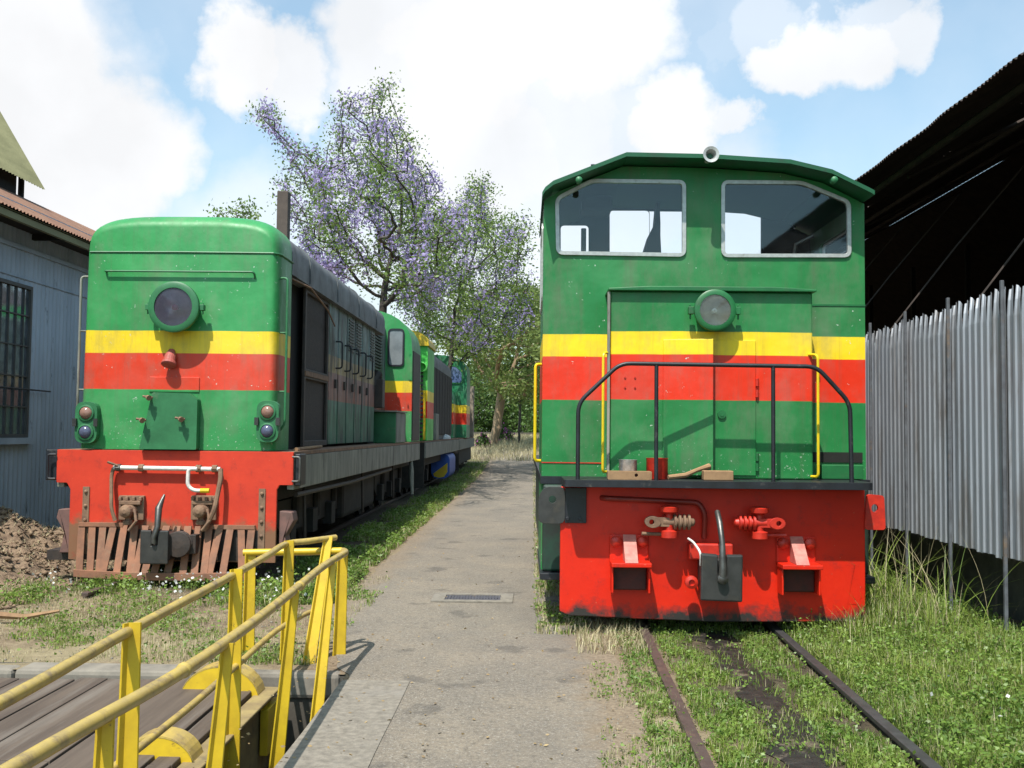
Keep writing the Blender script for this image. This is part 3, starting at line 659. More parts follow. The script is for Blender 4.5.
mb.build('coat', 'dark', cab, smooth=True)
MB().box(.2, 1.1, .9, 1.3, 1.55, 3.1).build('control_desk', 'interior', cab, bevel=.04)
# roof shell with overhang
secs = []
xr = [-1.37, -1.345, -1.28, -1.0, -.68, -.4, 0, .4, .66, .85, 1.0, 1.2, 1.31, 1.345]
for y in (.13, BW+.06):
    top = [(x, y, (roofz(max(-1.36, min(1.36, x))) + (0 if abs(x) < 1.36 else -.03))) for x in xr]
    bot = [(x, y, (roofz(max(-1.36, min(1.36, x))) + (0 if abs(x) < 1.36 else -.03) - .035)) for x in xr[::-1]]
    secs.append(top+bot)
cr = MB().loft(secs).build('cab_roof', 'roofR', LR)
MB().lathe((0.0, .12, 3.875), (0,-1,0), [(.03,-.12),(.035,.0),(.048,.02),(.062,.05),(.066,.055),(.044,.05),(.025,.0),(.018,-.1)], 24, caps=False).build('horn', 'alu', LR, smooth=True)
for x in (-1.07, 1.02): MB().lathe((x, .15, roofz(x)-.075), (0,-1,0), [(.026,-.04),(.028,.02),(.018,.03),(.002,.032)], 16, caps=False).build('marker_lamp', 'greenL', LR, smooth=True)
for x, s in ((-.93, 0), (.9, .06)): MB().tube([(x-s, .5, roofz(x)-.02), (x, .5, roofz(x)+.05), (x+s, .48, roofz(x)+.09)], [.02, .016, .022], 8).build('whistle', 'black', LR)
# yellow grabs
for x, zb in ((-.872, 1.29), (.838, 1.27)):
    MB().tube(fillet([(x+.04*(1 if x < 0 else -1), .06, zb+.0), (x, -.0, zb), (x, -.0, 2.24), (x+.05*(1 if x < 0 else -1), .08, 2.25)], .04), .011, 8).build('grab_rail', 'yellowgrab', LR, smooth=True)
MB().tube(fillet([(-1.34, .85, 1.35), (-1.405, .82, 1.35), (-1.405, .82, 2.2), (-1.34, .85, 2.2)], .04), .014, 8).build('grab_rail', 'yellowgrab', LR, smooth=True)
# trim bead lines on the front wall
MB().box(.84, 1.352, CY-.006, CY-.0005, 2.685, 2.70).build('bead', 'greenR', LR)
MB().box(-1.352, -.84, CY-.006, CY-.0005, 1.345, 1.353).build('bead', 'redsmall', LR)
MB().box(.93, 1.27, .22, CY-.02, 1.243, 1.36).build('step_box', 'greenR', LR, bevel=.006)
MB().box(.90, 1.32, CY-.008, CY-.001, 1.375, 1.46).build('dark_slot', 'dark', LR)
# side skirt, tank, ledge, wheels
mb = MB(); mb.box(-1.34, -1.02, .30, 5.5, .46, 1.17); mb.box(1.02, 1.34, .30, 5.5, .46, 1.17); mb.build('side_tank', 'tankR', LR, bevel=.02)
for s in (-1, 1): MB().box(min(s*1.36, s*1.1), max(s*1.36, s*1.1), .22, 1.9, .40, .455).build('ledge', 'black', LR, bevel=.006)
MB().box(-1.36, 1.36, .34, 8, 1.175, 1.236).build('underframe', 'black', LR)
MB().box(-1.0, 1.0, .05, 8, .45, 1.17).build('frame', 'chassis', LR)
MB().box(-.8, .8, BW+.5, 8.2, 1.24, 2.85).build('engine_hood', 'livR', LR, bevel=.03)
def wheels(par, ys_, r=.38):
    for y in ys_:
        w = MB()
        for s in (-1, 1): w.lathe((s*.47, y, r+.055), (s,0,0), [(r+.03,0),(r+.03,.02),(r,.025),(r,.1),(r*.8,.1),(r*.75,.06),(.12,.05),(.1,.13),(.0,.13)], 28, caps=False)
        w.tube([(-.5, y, r+.055), (.5, y, r+.055)], .07, 10)
        w.build('wheelset', 'chassis', par, smooth=True)
wheels(LR, (1.0, 2.1, 4.9, 6.0))
mb = MB(); mb.plate(rounded([(-1.38, .88), (-1.17, .88), (-1.17, 1.17), (-1.33, 1.17), (-1.38, 1.1)], .05), [[(-1.27+.03*math.cos(a*PI/6), 1.07+.03*math.sin(a*PI/6)) for a in range(12)]], -.03, .0)
mb.build('lifting_lug', 'gun', LR, bevel=.005)
mb = MB(); mb.box(-1.17, -1.0, -.025, -.003, .885, 1.165); mb.lathe((-1.05, -.025, .92), (0,-1,0), [(.016,0),(.016,.012)], 8); mb.lathe((-1.15, -.025, .92), (0,-1,0), [(.016,0),(.016,.012)], 8); mb.build('lug_backing', 'black', LR, bevel=.004)
mb = MB(); mb.plate(rounded([(1.19, .86), (1.355, .86), (1.345, 1.13), (1.21, 1.14)], .03), [[(1.27+.027*math.cos(a*PI/6), 1.03+.032*math.sin(a*PI/6)) for a in range(12)]], -.035, -.003)
mb.build('lifting_lug', 'redsmall', LR, bevel=.005)
# side buffer brackets
for x in (-.66, .655):
    mb = MB(); mb.box(x-.155, x+.155, -.02, -.001, .57, .80); b_ = mb.build('buffer_bracket', 'redR', LR, bevel=.01)
    mb = MB(); mb.box(x-.155, x+.155, -.22, -.02, .565, .60); mb.box(x-.15, x-.135, -.17, -.02, .36, .565); mb.box(x+.135, x+.15, -.17, -.02, .36, .565); mb.build('shelf', 'redR', b_, bevel=.006)
    MB().box(x-.134, x+.134, -.06, -.03, .37, .56).build('under_shelf_block', M.setdefault('shaded_red', mat('shaded_red_block', (.09, .012, .008), (.05, .01, .008), 12, .6)), b_, bevel=.01)  # darkened red paints the shade on the face under the shelf
    MB().plate([(-.22, .602), (-.021, .602), (-.021, .80)], [], x-.05, x+.05, lambda a, b, t: (t, a, b)).build('gusset', 'white' if 0 else 'pinkish', b_) if 'pinkish' in M else MB().plate([(-.22, .602), (-.021, .602), (-.021, .80)], [], x-.05, x+.05, lambda a, b, t: (t, a, b)).build('gusset', M.setdefault('pinkish', mat('worn_pink_edge', (.55, .22, .18), (.45, .12, .1), 14, .5)), b_)
    for s in (-1, 1): MB().lathe((x+s*.105, -.02, .745), (0,-1,0), [(.045,0),(.045,.03),(.03,.045),(.001,.05)], 14, caps=False).build('bolt', 'redsmall', b_, smooth=True)
# screw couplings (folded)
def screw(par, x, z, s, m1, m2):
    b_ = MB().lathe((x, -.16, z-.12), (0,0,1), [(.062,0),(.062,.05),(.03,.06),(.03,.18),(.045,.19),(.07,.2),(.075,.235),(.05,.245)], 18).build('side_coupling', m1, par, smooth=True)
    mb = MB(); pr_ = [(.035, -.05)]
    for k in range(4): o = .03 + k*.036; pr_ += [(.036, o), (.060, o+.006), (.060, o+.022), (.036, o+.028)]
    pr_ += [(.03, .19), (.012, .20)]
    mb.lathe((x, -.16, z), (-s, 0, -.0), pr_, 18); mb.build('screw', m2, b_, smooth=True)
    mb = MB(); mb.plate([(x+s*.13+.062*math.cos(a*PI/10), z+.045*math.sin(a*PI/10)) for a in range(20)], [[(x+s*.14+.02*math.cos(a*PI/8), z+.02*math.sin(a*PI/8)) for a in range(16)]], -.20, -.13)
    mb.box(min(x, x+s*.1), max(x, x+s*.1), -.19, -.14, z-.035, z+.035); mb.build('shackle', m2, b_, bevel=.006)
    MB().tube([(x, -.16, z), (x, .0, z)], .05, 12).build('shank', m1, b_)
    MB().tube([(x+s*.04, -.12, z-.10), (x+s*.21, -.14, z-.095)], .014, 8).build('handle', m2 if s < 0 else m1, b_)
screw(LR, -.365, .915, -1, 'redsmall', 'rust'); screw(LR, .335, .915, 1, 'redsmall', 'redsmall')
# central chopper coupler
cp = MB(); cp.plate([(-.155, .345), (.16, .335), (.165, .69), (.04, .69), (.04, .56), (.032, .51), (.01, .49), (-.015, .51), (-.025, .56), (-.025, .69), (-.15, .70)], [], -.36, -.31)
cpo = cp.build('coupler', 'gun', LR, bevel=.012)
MB().box(-.12, .13, -.31, 0, .38, .66).build('coupler_body', 'gun', cpo, bevel=.02)
mb = MB(); mb.tube([(0, -.20, 1.0), (-.0, -.30, .92), (.005, -.37, .78), (.005, -.395, .6), (.005, -.39, .53)], [.022, .024, .022, .028, .034], 10); mb.lathe((.005, -.375, .515), (0,-1,0), [(.04,0),(.04,.03),(.02,.045)], 14)
mb.build('hook', 'iron', cpo, smooth=True)
MB().box(-.20, .14, -.12, -.001, .62, .745).build('coupler_mount', 'redsmall', LR, bevel=.012)
MB().lathe((-.19, -.12, .45), (0,-1,0), [(.05,0),(.05,.04),(.025,.05),(.025,.03)], 16).build('pin', 'redsmall', LR, smooth=True)
MB().tube(fillet([(-.145, -.30, .60), (-.15, -.33, .70), (-.19, -.25, .77), (-.22, -.18, .79)], .04), .009, 8).build('cable', 'white', LR, smooth=True)
MB().tube(fillet([(-.88, -.0, 1.085), (-.84, -.05, 1.085), (-.12, -.05, 1.06), (-.07, -.06, .98), (-.07, -.03, .78)], .07), .022, 10).build('brake_pipe', M.setdefault('deepred', mat('dark_red_pipe', (.28, .02, .012), (.2, .015, .01), 8, .45)), LR, smooth=True)
# things lying on the footplate
fz = 1.241
def onR(x, y): q = LR.matrix_basis @ Vector((x, y, fz)); return q
def canobj(name, px, w, h, body, label, dx, dy):
    q = P(px, 470, 8.0 + dy); t = thing(name, (q.x, 8.0+dy, fz), label, 'can')
    MB().lathe((0,0,0), (0,0,1), [(w*.96,0),(w,.006),(w,h-.006),(w*1.04,h),(w*.97,h),(w*.97,h*.85)], 22).build('body', body, t, smooth=True)
    MB().lathe((0,0,0), (0,0,1), [(w*.96,h*.9),(.001,h*.9)], 22, caps=False).build('lid', 'can' if body != 'can' else 'white', t)
canobj('paint_can', 628, .072, .15, 'can', 'small silver paint tin with drips standing on the footplate', 0, -.06)
canobj('paint_can', 657, .085, .165, 'redsmall', 'red paint tin beside the silver one behind the railing post', 0, -.05)
t = P(629, 473, 7.85); wb1 = tag(MB().plate(rounded(rect(-.17, .17, 0, .065), .006), [[(.05+.014*math.cos(a*PI/6), .035+.014*math.sin(a*PI/6)) for a in range(12)]], -.05, .05).build('wooden_block', 'wood', bevel=.004), 'grey-brown timber block with a drilled hole lying in front of the tins', 'timber'); wb1.location = (t.x, 7.83, fz)
t = P(718, 476, 7.85); wb2 = tag(MB().box(-.115, .115, -.05, .05, 0, .075).build('wooden_block', 'wood', bevel=.006), 'short sawn timber block lying by the nose door', 'timber'); wb2.location = (t.x, 7.87, fz)
a_ = P(668, 480, 7.85); b_ = P(709, 466, 8.0)
st_ = tag(MB().tube([(a_.x, 7.84, fz+.02), (a_.x+.14, 7.88, fz+.035), (a_.x+.24, 7.93, fz+.075), (b_.x-.0, 7.98, fz+.105)], [.018, .02, .017, .024], 8).build('bent_stick', 'wood', smooth=True), 'bent wooden stick propped between the red tin and the timber block', 'stick')

# ------------------------------------------------------------------ left locomotive
LA = thing('locomotive', (-3.69, 10.3, 0), 'faded green locomotive with rusty slatted cowcatcher at the head of the left row', 'locomotive', 'locomotives parked in the yard')
def aw(px, py, y=.0): q = P(px, py, 10.3+y); return (q.x+3.69, q.z)
mb = MB(); mb.plate([(-1.08, .24), (1.07, .23), (1.07, .98), (1.10, 1.03), (1.235, 1.03), (1.235, 1.37), (-1.23, 1.37), (-1.23, 1.03), (-1.12, 1.03), (-1.08, .96)], [], 0, .035)
mb.build('buffer_plate', 'redA', LA, bevel=.008)
FY = .05; GZ = 3.435; ZT = 3.875; HW = 1.025
def hoodprof(w, y, zt=ZT, z0=1.38, n=3.8, gz_=GZ, k=26):
    pts = [(w, y, z0), (w, y, gz_)]
    for i in range(1, k):
        a = PI*i/k; c, s = math.cos(a), math.sin(a)
        pts.append((w*math.copysign(abs(c)**(2/n), c), y, gz_ + (zt-gz_)*abs(s)**(2/n)))
    pts += [(-w, y, gz_), (-w, y, z0)]
    return pts
secs = []
for i in range(7):
    a = i/6*PI/2; ins = .07*(1-math.sin(a)); y = FY + .28*(1-math.cos(a))
    yb = y
    zt = ZT - .16*(1-math.sin(a))
    secs.append(hoodprof(HW-ins, y if i else FY, zt))
# flatter front: rounding applies mostly to the top
def bend(sec, y):
    out = []
    for (x, _, z) in sec:
        f = max(0, min(1, (z-3.2)/.4)); out.append((x, FY + (y-FY)*(.22 + .78*f), z))
    return out
secs = [bend(s, s[0][1]) for s in secs]
secs.append(hoodprof(HW, FY+.58))
MB().loft(secs).build('nose', 'livA', LA, smooth=True)
mb = MB(); mb.tube([(-.97, FY-.0, GZ+.01), (0, FY-.002, GZ+.015), (.97, FY-.0, GZ+.01), (1.01, FY+.03, GZ+.01), (1.03, FY+.1, GZ+.01), (1.032, FY+.6, GZ+.01)], .011, 6); mb.build('rain_gutter', 'greenL', LA)
# roof behind the nose
mb = MB(); rs = []
for y, zt in ((FY+.58, 3.80), (FY+.72, 3.85), (3.8, 3.85), (5.2, 3.84), (7.6, 3.84)):
    rs.append(hoodprof(1.03, y, zt, z0=GZ-.12))
MB().loft(rs).build('hood_roof', 'sootroof', LA, smooth=True)
for y in (1.5, 3.2, 4.9, 6.6):
    MB().tube([(p[0]*1.004, y, p[2]+.004) for p in hoodprof(1.03, y, 3.845, z0=GZ-.1)], .012, 5).build('roof_seam', 'sootroof', LA)
MB().box(-.95, .86, FY+.56, 7.6, 1.38, GZ-.05).build('hood_core', 'dark', LA)
# side panels (right side in view) and a plainer left side
xs_ = .93
scr = MB(); scr.plate([(1.6, 1.40), (3.0, 1.40), (3.0, 3.33), (1.6, 3.33)], [[(1.67, 1.47), (2.93, 1.47), (2.93, 2.22), (1.67, 2.22)], [(1.67, 2.34), (2.93, 2.34), (2.93, 3.26), (1.67, 3.26)]], xs_, xs_+.035, lambda a, b, t: (t, a, b))
so = scr.build('screen_door', 'rustdark', LA, bevel=.006)
MB().box(.915, .925, 1.65, 2.95, 1.45, 3.28).build('screen', 'mesh', so)
mb = MB(); mb.box(xs_+.036, xs_+.05, 1.61, 2.99, 2.25, 2.31); mb.build('crossbar', 'rust', so)
for k in range(6):
    y0 = 3.06 + k*.66
    mb = MB(); mb.box(xs_-.02, xs_+.03, y0, y0+.59, 1.41, 3.34)
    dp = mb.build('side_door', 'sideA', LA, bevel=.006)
    if k < 5:
        yy = y0+.45; MB().tube(fillet([(xs_+.03, yy, 2.46), (xs_+.12, yy, 2.46), (xs_+.12, yy, 2.83), (xs_+.03, yy, 2.83)], .07), .012, 8).build('handle', 'black', dp, smooth=True)
        MB().box(xs_+.031, xs_+.06, yy-.08, yy-.02, 2.18, 2.30).build('latch', 'rustdark', dp)
    if k in (2, 3, 5):
        lv = MB()
        for q in range(11): zz = 2.78+q*.045; lv.box(xs_+.031, xs_+.045, y0+.08, y0+.5, zz, zz+.018)
        lv.build('louvre', 'black', dp)
mb = MB()
for k in range(8): mb.box(-.98, -.93, .9+k*.78, .9+k*.78+.74, 1.41, 3.34)
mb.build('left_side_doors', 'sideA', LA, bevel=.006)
# narrower radiator section
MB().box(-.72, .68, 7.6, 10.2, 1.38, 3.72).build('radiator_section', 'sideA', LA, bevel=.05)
mb = MB()
for k in range(26): mb.box(.685, .72, 7.65, 9.4, 2.1+k*.06, 2.13+k*.06)
mb.build('radiator_grille', 'black', LA)
mb = MB(); mb.tube([(.75, 7.05, 2.0), (.98, 7.2, 2.6), (.9, 7.5, 2.45)], .09, 8); mb.box(.70, 1.08, 7.1, 7.4, 2.0, 2.5); mb.build('air_filter', 'rustdark', LA, bevel=.04)
# equipment box in front of the cab
eb = MB().box(.72, 1.23, 7.75, 9.15, 1.375, 1.94).build('equipment_box', 'greenL', LA, bevel=.015)
MB().box(1.231, 1.24, 7.80, 9.12, 1.39, 1.93).build('lid', 'sill', eb)
MB().box(.70, 1.26, 7.70, 9.2, 1.942, 1.965).build('top', 'sill', eb)
# cab
cs = []
def cabprof(w, y, zt, zs, z0=1.38, n=2.6):
    pts = [(w, y, z0), (w, y, zs)]
    for i in range(1, 16):
        a = PI*i/16; c, s = math.cos(a), math.sin(a); pts.append((w*math.copysign(abs(c)**(2/n), c), y, zs+(zt-zs)*abs(s)**(2/n)))
    return pts + [(-w, y, zs), (-w, y, z0)]
MB().loft([cabprof(1.23, 10.1, 4.10, 3.2), cabprof(1.23, 11.7, 4.10, 3.2)]).build('cab', 'livA', LA, smooth=True)
MB().box(1.225, 1.245, 10.22, 11.5, 1.4, 3.25).build('cab_side_shade', 'rustdark', LA, bevel=.004)  # added dark panel, stands in for the shade on the cab side
wd_ = rounded(rect(.74, 1.05, 2.93, 3.68), .08); f_ = MB().plate(grow(wd_, .015), [grow(wd_, -.02)], 10.07, 10.095).build('cab_window', 'black', LA)
MB().plate(grow(wd_, -.01), [], 10.083, 10.087).build('glass', M.setdefault('hazeglass', mat('hazy_grey_glass', (.22, .24, .25), (.15, .17, .18), 3, .2, bmp=0)), f_)
# sills
mb = MB(); mb.box(-1.23, 1.235, .036, 11.7, 1.335, 1.372)
mb.build('deck', 'rust', LA)
mb = MB()
for s in (-1, 1): mb.box(s*1.2-.035, s*1.2+.035, .04, 11.7, .98, 1.33)
mb.build('sill', 'sill', LA, bevel=.006)
MB().box(-1.0, 1.0, .05, 11.7, .85, 1.33).build('frame', 'chassis', LA)
MB().box(1.236, 1.30, .05, .30, 1.02, 1.35).build('step_plate', 'black', LA, bevel=.01)
MB().box(-1.36, -1.236, .03, .25, 1.05, 1.37).build('step_plate', 'black', LA, bevel=.01)
for s in (-1, 1): MB().tube(fillet([(s*1.23, -.02, 1.32), (s*1.31, -.03, 1.32), (s*1.31, -.03, 1.07), (s*1.23, -.02, 1.07)], .03), .012, 8).build('step_handle', 'iron' if s > 0 else 'black', LA, smooth=True)
# underbody
def bogie(par, y0, y1, n, r=.40, xw=.85):
    for s in (-1, 1):
        mb = MB(); mb.plate(rounded([(y0, .55), (y0+.25, .42), (y1-.25, .42), (y1, .55), (y1, .8), (y0, .8)], .06), [], s*xw-.04, s*xw+.04, lambda a, b, t: (t, a, b))
        for k in range(n): yy = y0+.45+k*(y1-y0-.9)/(n-1); mb.box(s*(xw+.07)-.06, s*(xw+.07)+.06, yy-.13, yy+.13, .33, .62); mb.tube([(s*(xw+.06), yy+.3, .5), (s*(xw+.06), yy+.3, .84)], .06, 8)
        mb.build('bogie_frame', 'chassis', par, bevel=.01)
    wheels(par, [y0+.45+k*(y1-y0-.9)/(n-1) for k in range(n)], r)
bogie(LA, .7, 3.9, 3); bogie(LA, 7.6, 10.9, 3)
MB().box(-.95, .95, 4.3, 7.2, .30, .98).build('fuel_tank', 'chassis', LA, bevel=.08)
mb = MB()
for yy in (1.1, 5.0, 8.4): mb.tube([(1.1, yy, 1.0), (1.12, yy, .35)], .02, 6)
mb.tube([(1.15, .5, .9), (1.1, 4.0, .86), (1.12, 8, .9)], .03, 6); mb.build('air_pipes', 'rustdark', LA)
mb = MB(); mb.tube([(1.2, 10.4, 1.02), (1.22, 10.35, .75), (1.25, 10.3, .3)], [.03, .05, .03], 8); mb.build('hose', 'sill', LA, smooth=True)
for s in (-1, 1):
    mb = MB(); mb.plate([(s*1.09, .30), (s*1.20, .30), (s*1.15, .5), (s*1.24, .66), (s*1.22, .75), (s*1.09, .76)], [], .05, .25)
    mb.build('guard_iron', M.setdefault('dullred', mat('dull_red_iron', (.20, .10, .085), (.12, .07, .06), 8, .7)), LA, bevel=.01)
MB().box(-1.35, -1.09, .1, .35, .22, .32).build('foot_step', 'rustdark', LA)
# nose fittings
headlamp(LA, aw(178, 309)[0], FY, aw(178, 309, .05)[1], .262, .198, .20, 'lensgrey', 'redbulb', 'greenL')
zz = aw(184, 273, FY)[1]
MB().tube(fillet([(-.79, FY, zz+.01), (-.79, FY-.04, zz+.01), (.78, FY-.04, zz+.01), (.78, FY, zz-.05)], .04), .011, 8).build('handrail', 'greenL', LA, smooth=True)
mb = MB(); xh, zh = aw(177, 361, .2)
mb.lathe((xh, FY-.03, zh+.06), (0, -.5, -1), [(.03,-.05),(.05,0),(.06,.03),(.06,.09),(.075,.10),(.08,.13),(.06,.14)], 18); mb.box(xh-.03, xh+.03, FY-.06, FY, zh, zh+.09); mb.build('warning_horn', M.setdefault('faded', mat('faded_red_casting', (.42, .09, .07), (.28, .06, .05), 14, .6)), LA, bevel=.004)
for (px, py0, py1, xc) in ((90, 413, 432, 0), (270, 412, 431, 0)):
    x, z1_ = aw(px, py0, FY); z2_ = aw(px, py1, FY)[1]; zc = (z1_+z2_)/2
    pts = rounded(rect(x-.115, x+.115, zc-.215, zc+.215), .1, 6)
    ml = MB().plate(pts, [], FY-.09, FY+.0).build('marker_lamp', 'greenL', LA, bevel=.01)
    for z_, mm in ((z1_, 'markred'), (z2_, 'markblue')):
        MB().lathe((x, FY-.09, z_), (0,-1,0), [(.085,0),(.085,.015),(.068,.02),(.066,.005)], 22, caps=False).build('ring', 'greenL', ml, smooth=True)
        MB().lathe((x, FY-.09, z_), (0,-1,0), [(.068,.004),(.055,.028),(.03,.042),(.001,.046)], 22, caps=False).build('lens', mm, ml, smooth=True)
    for s in (-1, 1): MB().box(x+s*.11-.02, x+s*.11+.02, FY-.12, FY-.09, zc-.04, zc+.04).build('catch', 'gun', ml)
x0_, z0_ = aw(143, 449, FY); x1_, z1_ = aw(201, 394, FY)
MB().plate(rounded([(x0_, 1.385), (x1_, 1.385), (x1_, z1_-.06), (x1_-.09, z1_), (x0_+.14, z1_+.01), (x0_+.12, z1_)], .015), [], FY-.11, FY).build('gangway_box', 'greenL', LA, bevel=.01)
mb = MB(); mb.box(aw(150, 370, FY)[0], aw(200, 370, FY)[0], FY-.012, FY-.001, aw(175, 393, FY)[1]+.01, aw(175, 377, FY)[1]); mb.build('hatch', 'livA', LA, bevel=.004)
for (px, py) in ((156.5, 398), (150, 420), (188, 419)):
    x, z = aw(px, py, .12); mb = MB(); mb.tube([(x, FY-.1, z), (x+.005, FY-.19, z), (x+.03, FY-.21, z-.01)], [.02, .022, .03], 8); mb.tube([(x-.05, FY-.17, z+.01), (x+.05, FY-.17, z-.005)], .013, 6); mb.build('door_catch', 'rust', LA, smooth=True)
# side ladders of tube
for s in (-1, 1):
    mb = MB(); xx = s*1.10; zz0, zz1 = 1.55, 3.20
    mb.tube(fillet([(s*1.01, FY+.12, zz1), (xx, FY+.1, zz1), (xx, FY+.1, zz0+.1), (s*1.01, FY+.12, zz0)], .06), .013, 8)
    for z in (2.0, 2.62): mb.tube([(s*1.01, FY+.12, z), (xx, FY+.1, z)], .01, 6)
    mb.build('hand_ladder', 'greenL' if s > 0 else 'sill', LA, smooth=True)
MB().tube([(1.0, FY+.6, 3.28), (1.12, FY+1.1, 3.24), (1.12, FY+2.1, 3.1), (1.03, FY+3.0, 3.0)], .011, 6).build('bent_rail', 'rust', LA)
# pipes on the buffer plate
zp = aw(170, 468)[1]
bp = MB().tube([(aw(116, 468)[0], -.055, zp), (aw(222, 470)[0], -.055, zp-.005)], .024, 10).build('brake_pipe', 'white', LA, smooth=True)
xl = aw(114, 470)[0]; xr2 = aw(223, 470)[0]; mb = MB()
mb.tube(fillet([(xl+.02, -.055, zp), (xl, -.06, zp-.08), (xl+.03, -.11, zp-.42), (xl+.07, -.10, zp-.54)], .05), .020, 8); mb.build('down_pipe', 'rust', bp, smooth=True); mb = MB()
mb.tube(fillet([(xr2, -.08, zp), (xr2+.01, -.10, zp-.1), (xr2-.03, -.16, zp-.42), (xr2-.14, -.13, zp-.62)], .06), .026, 8); mb.build('down_pipe', 'rust', bp, smooth=True)
for px in (120, 143, 200, 216): MB().lathe((aw(px, 468)[0]-.02, -.055, zp), (1,0,0), [(.038,0),(.038,.05)], 8).build('pipe_fitting', 'rust' if px != 120 else 'iron', bp)
MB().tube([(xl+.07, -.08, zp+.02), (xl-.02, -.12, zp+.06)], .014, 6).build('cock_handle', 'rust', bp)
xa = aw(193, 470)[0]
MB().tube(fillet([(xa+.09, -.14, zp), (xa, -.14, zp), (xa, -.15, zp-.17), (xa+.06, -.15, zp-.22), (xa+.20, -.14, zp-.22)], .07), .020, 10).build('hose', 'white', bp, smooth=True)
MB().tube([(xa+.13, -.145, zp-.22), (xa+.22, -.14, zp-.22)], .024, 10).build('hose_end', 'yellowgrab', bp)
for px in (133, 205):
    x, z = aw(px, 508)
    mb = MB(); mb.box(x-.13, x+.13, -.05, .0, z-.12, z+.13); mb.box(x-.11, x+.11, -.10, -.05, z+.04, z+.08)
    mb.lathe((x, -.04, z-.02), (0,-1,0), [(.08,0),(.06,.06),(.05,.12),(.07,.13),(.06,.17),(.02,.19)], 14)
    mb.lathe((x, -.12, z-.16), (0,0,1), [(.05,0),(.05,.04),(.03,.05),(.03,.1)], 10)
    for k in range(4): mb.box(x-.12+k*.07, x-.09+k*.07, -.09, -.05, z+.08, z+.12)
    mb.tube([(x+.06, -.12, z), (x+.1, -.16, z-.12), (x+.02, -.15, z-.22)], .018, 6)
    mb.build('side_coupling', 'rust', LA, bevel=.006)
for px0, px1 in ((83, 89), (259, 265)):
    a = aw(px0, 500)[0]; b = aw(px1+.5, 500)[0]
    mb = MB(); mb.box(a, b, -.012, -.001, .30, .99)
    for k in range(5): mb.lathe(((a+b)/2, -.012, .36+k*.145), (0,-1,0), [(.018,0),(.018,.01),(.008,.02)], 10)
    mb.build('riveted_strap', 'rust' if px0 > 200 else 'rust', LA)
# central coupler
xc, zc = aw(158, 547, -.25)
cpo = MB().plate([(xc-.14, .25), (xc+.14, .25), (xc+.14, .585), (xc+.035, .585), (xc+.035, .44), (xc-.03, .43), (xc-.03, .585), (xc-.14, .585)], [], -.36, -.32).build('coupler', 'gun', LA, bevel=.01)
MB().box(xc-.1, xc+.14, -.32, 0, .28, .55).build('coupler_body', 'rustdark', cpo, bevel=.02)
mb = MB(); mb.tube([(xc+.04, -.22, .93), (xc+.015, -.30, .80), (xc+.03, -.36, .62), (xc+.0, -.38, .52), (xc+.0, -.37, .46)], [.012, .035, .03, .026, .03], 10); mb.build('hook', 'iron', cpo, smooth=True)
mb = MB(); mb.lathe((xc+.21, -.2, .44), (0,-1,0), [(.13,0),(.13,.03),(.1,.035),(.1,.06),(.13,.065),(.13,.09),(.04,.1)], 20); mb.box(xc+.3, xc+.37, -.22, -.1, .34, .53); mb.build('coupling_wheel', 'rustdark', LA, bevel=.005)
# cowcatcher: bowed bar, slats
def bow(x): return -.26 + .16*(x/.95)**2
mb = MB(); NB = 16; secs = []
for k in range(NB+1):
    x = -.98 + k*1.86/NB; y = bow(x); secs.append([(x, y, .075), (x, y+.03, .075), (x, y+.03, .15), (x, y, .15)])
mb.loft(secs); cc = mb.build('cowcatcher', M.setdefault('rustred', mat('red_rusted_bars', (.31, .135, .075), (.19, .095, .06), 7, .8, bmp=.4, grime=(.24, .17, .11), gs=5)), LA, bevel=.004)
mb = MB(); rs_ = random.Random(5); n_s = 17
for k in range(n_s):
    xt = -.93 + k*1.76/(n_s-1); xb = xt + .05*rs_.uniform(-1, 1) - .07*(1 if -.6 < xt < -.1 else 0) * rs_.random(); w = .036
    top = .60 - .0*abs(xt); y = bow(xb)+.012
    mb.add([(xb-w, y, .11), (xb+w, y, .11), (xt+w, -.04, top), (xt-w, -.04, top), (xb-w, y+.02, .11), (xb+w, y+.02, .11), (xt+w, -.02, top), (xt-w, -.02, top)],
           [(0,1,2,3),(7,6,5,4),(0,4,5,1),(2,6,7,3),(1,5,6,2),(0,3,7,4)])
mb.box(-.96, -.50, -.05, -.003, .585, .625); mb.box(.30, .86, -.05, -.003, .575, .615)
mb.build('slats', 'rustred', cc)
MB().plate([(-.96, .25), (.9, .25), (.9, .56), (-.96, .56)], [], -.006, -.002).build('plate_behind', 'rustdark', cc)
# exhaust stack
q0 = P(284, 192, 13.2); xq = q0.x+3.69
MB().box(xq-.075, xq+.075, 2.83, 2.98, 3.7, q0.z).build('exhaust_stack', M.setdefault('brownstack', mat('brown_stack', (.10, .075, .06), (.06, .045, .038), 5, .8)), LA, bevel=.01)
tag(MB().tube([(P(299, 451, 10.9).x, 10.75, 1.385), (P(322, 446, 12.1).x-.03, 12.2, 1.40)], [.025, .018], 8).build('wooden_stick', 'wood', smooth=True), 'long pale stick lying on the sill beside the screen door', 'stick')

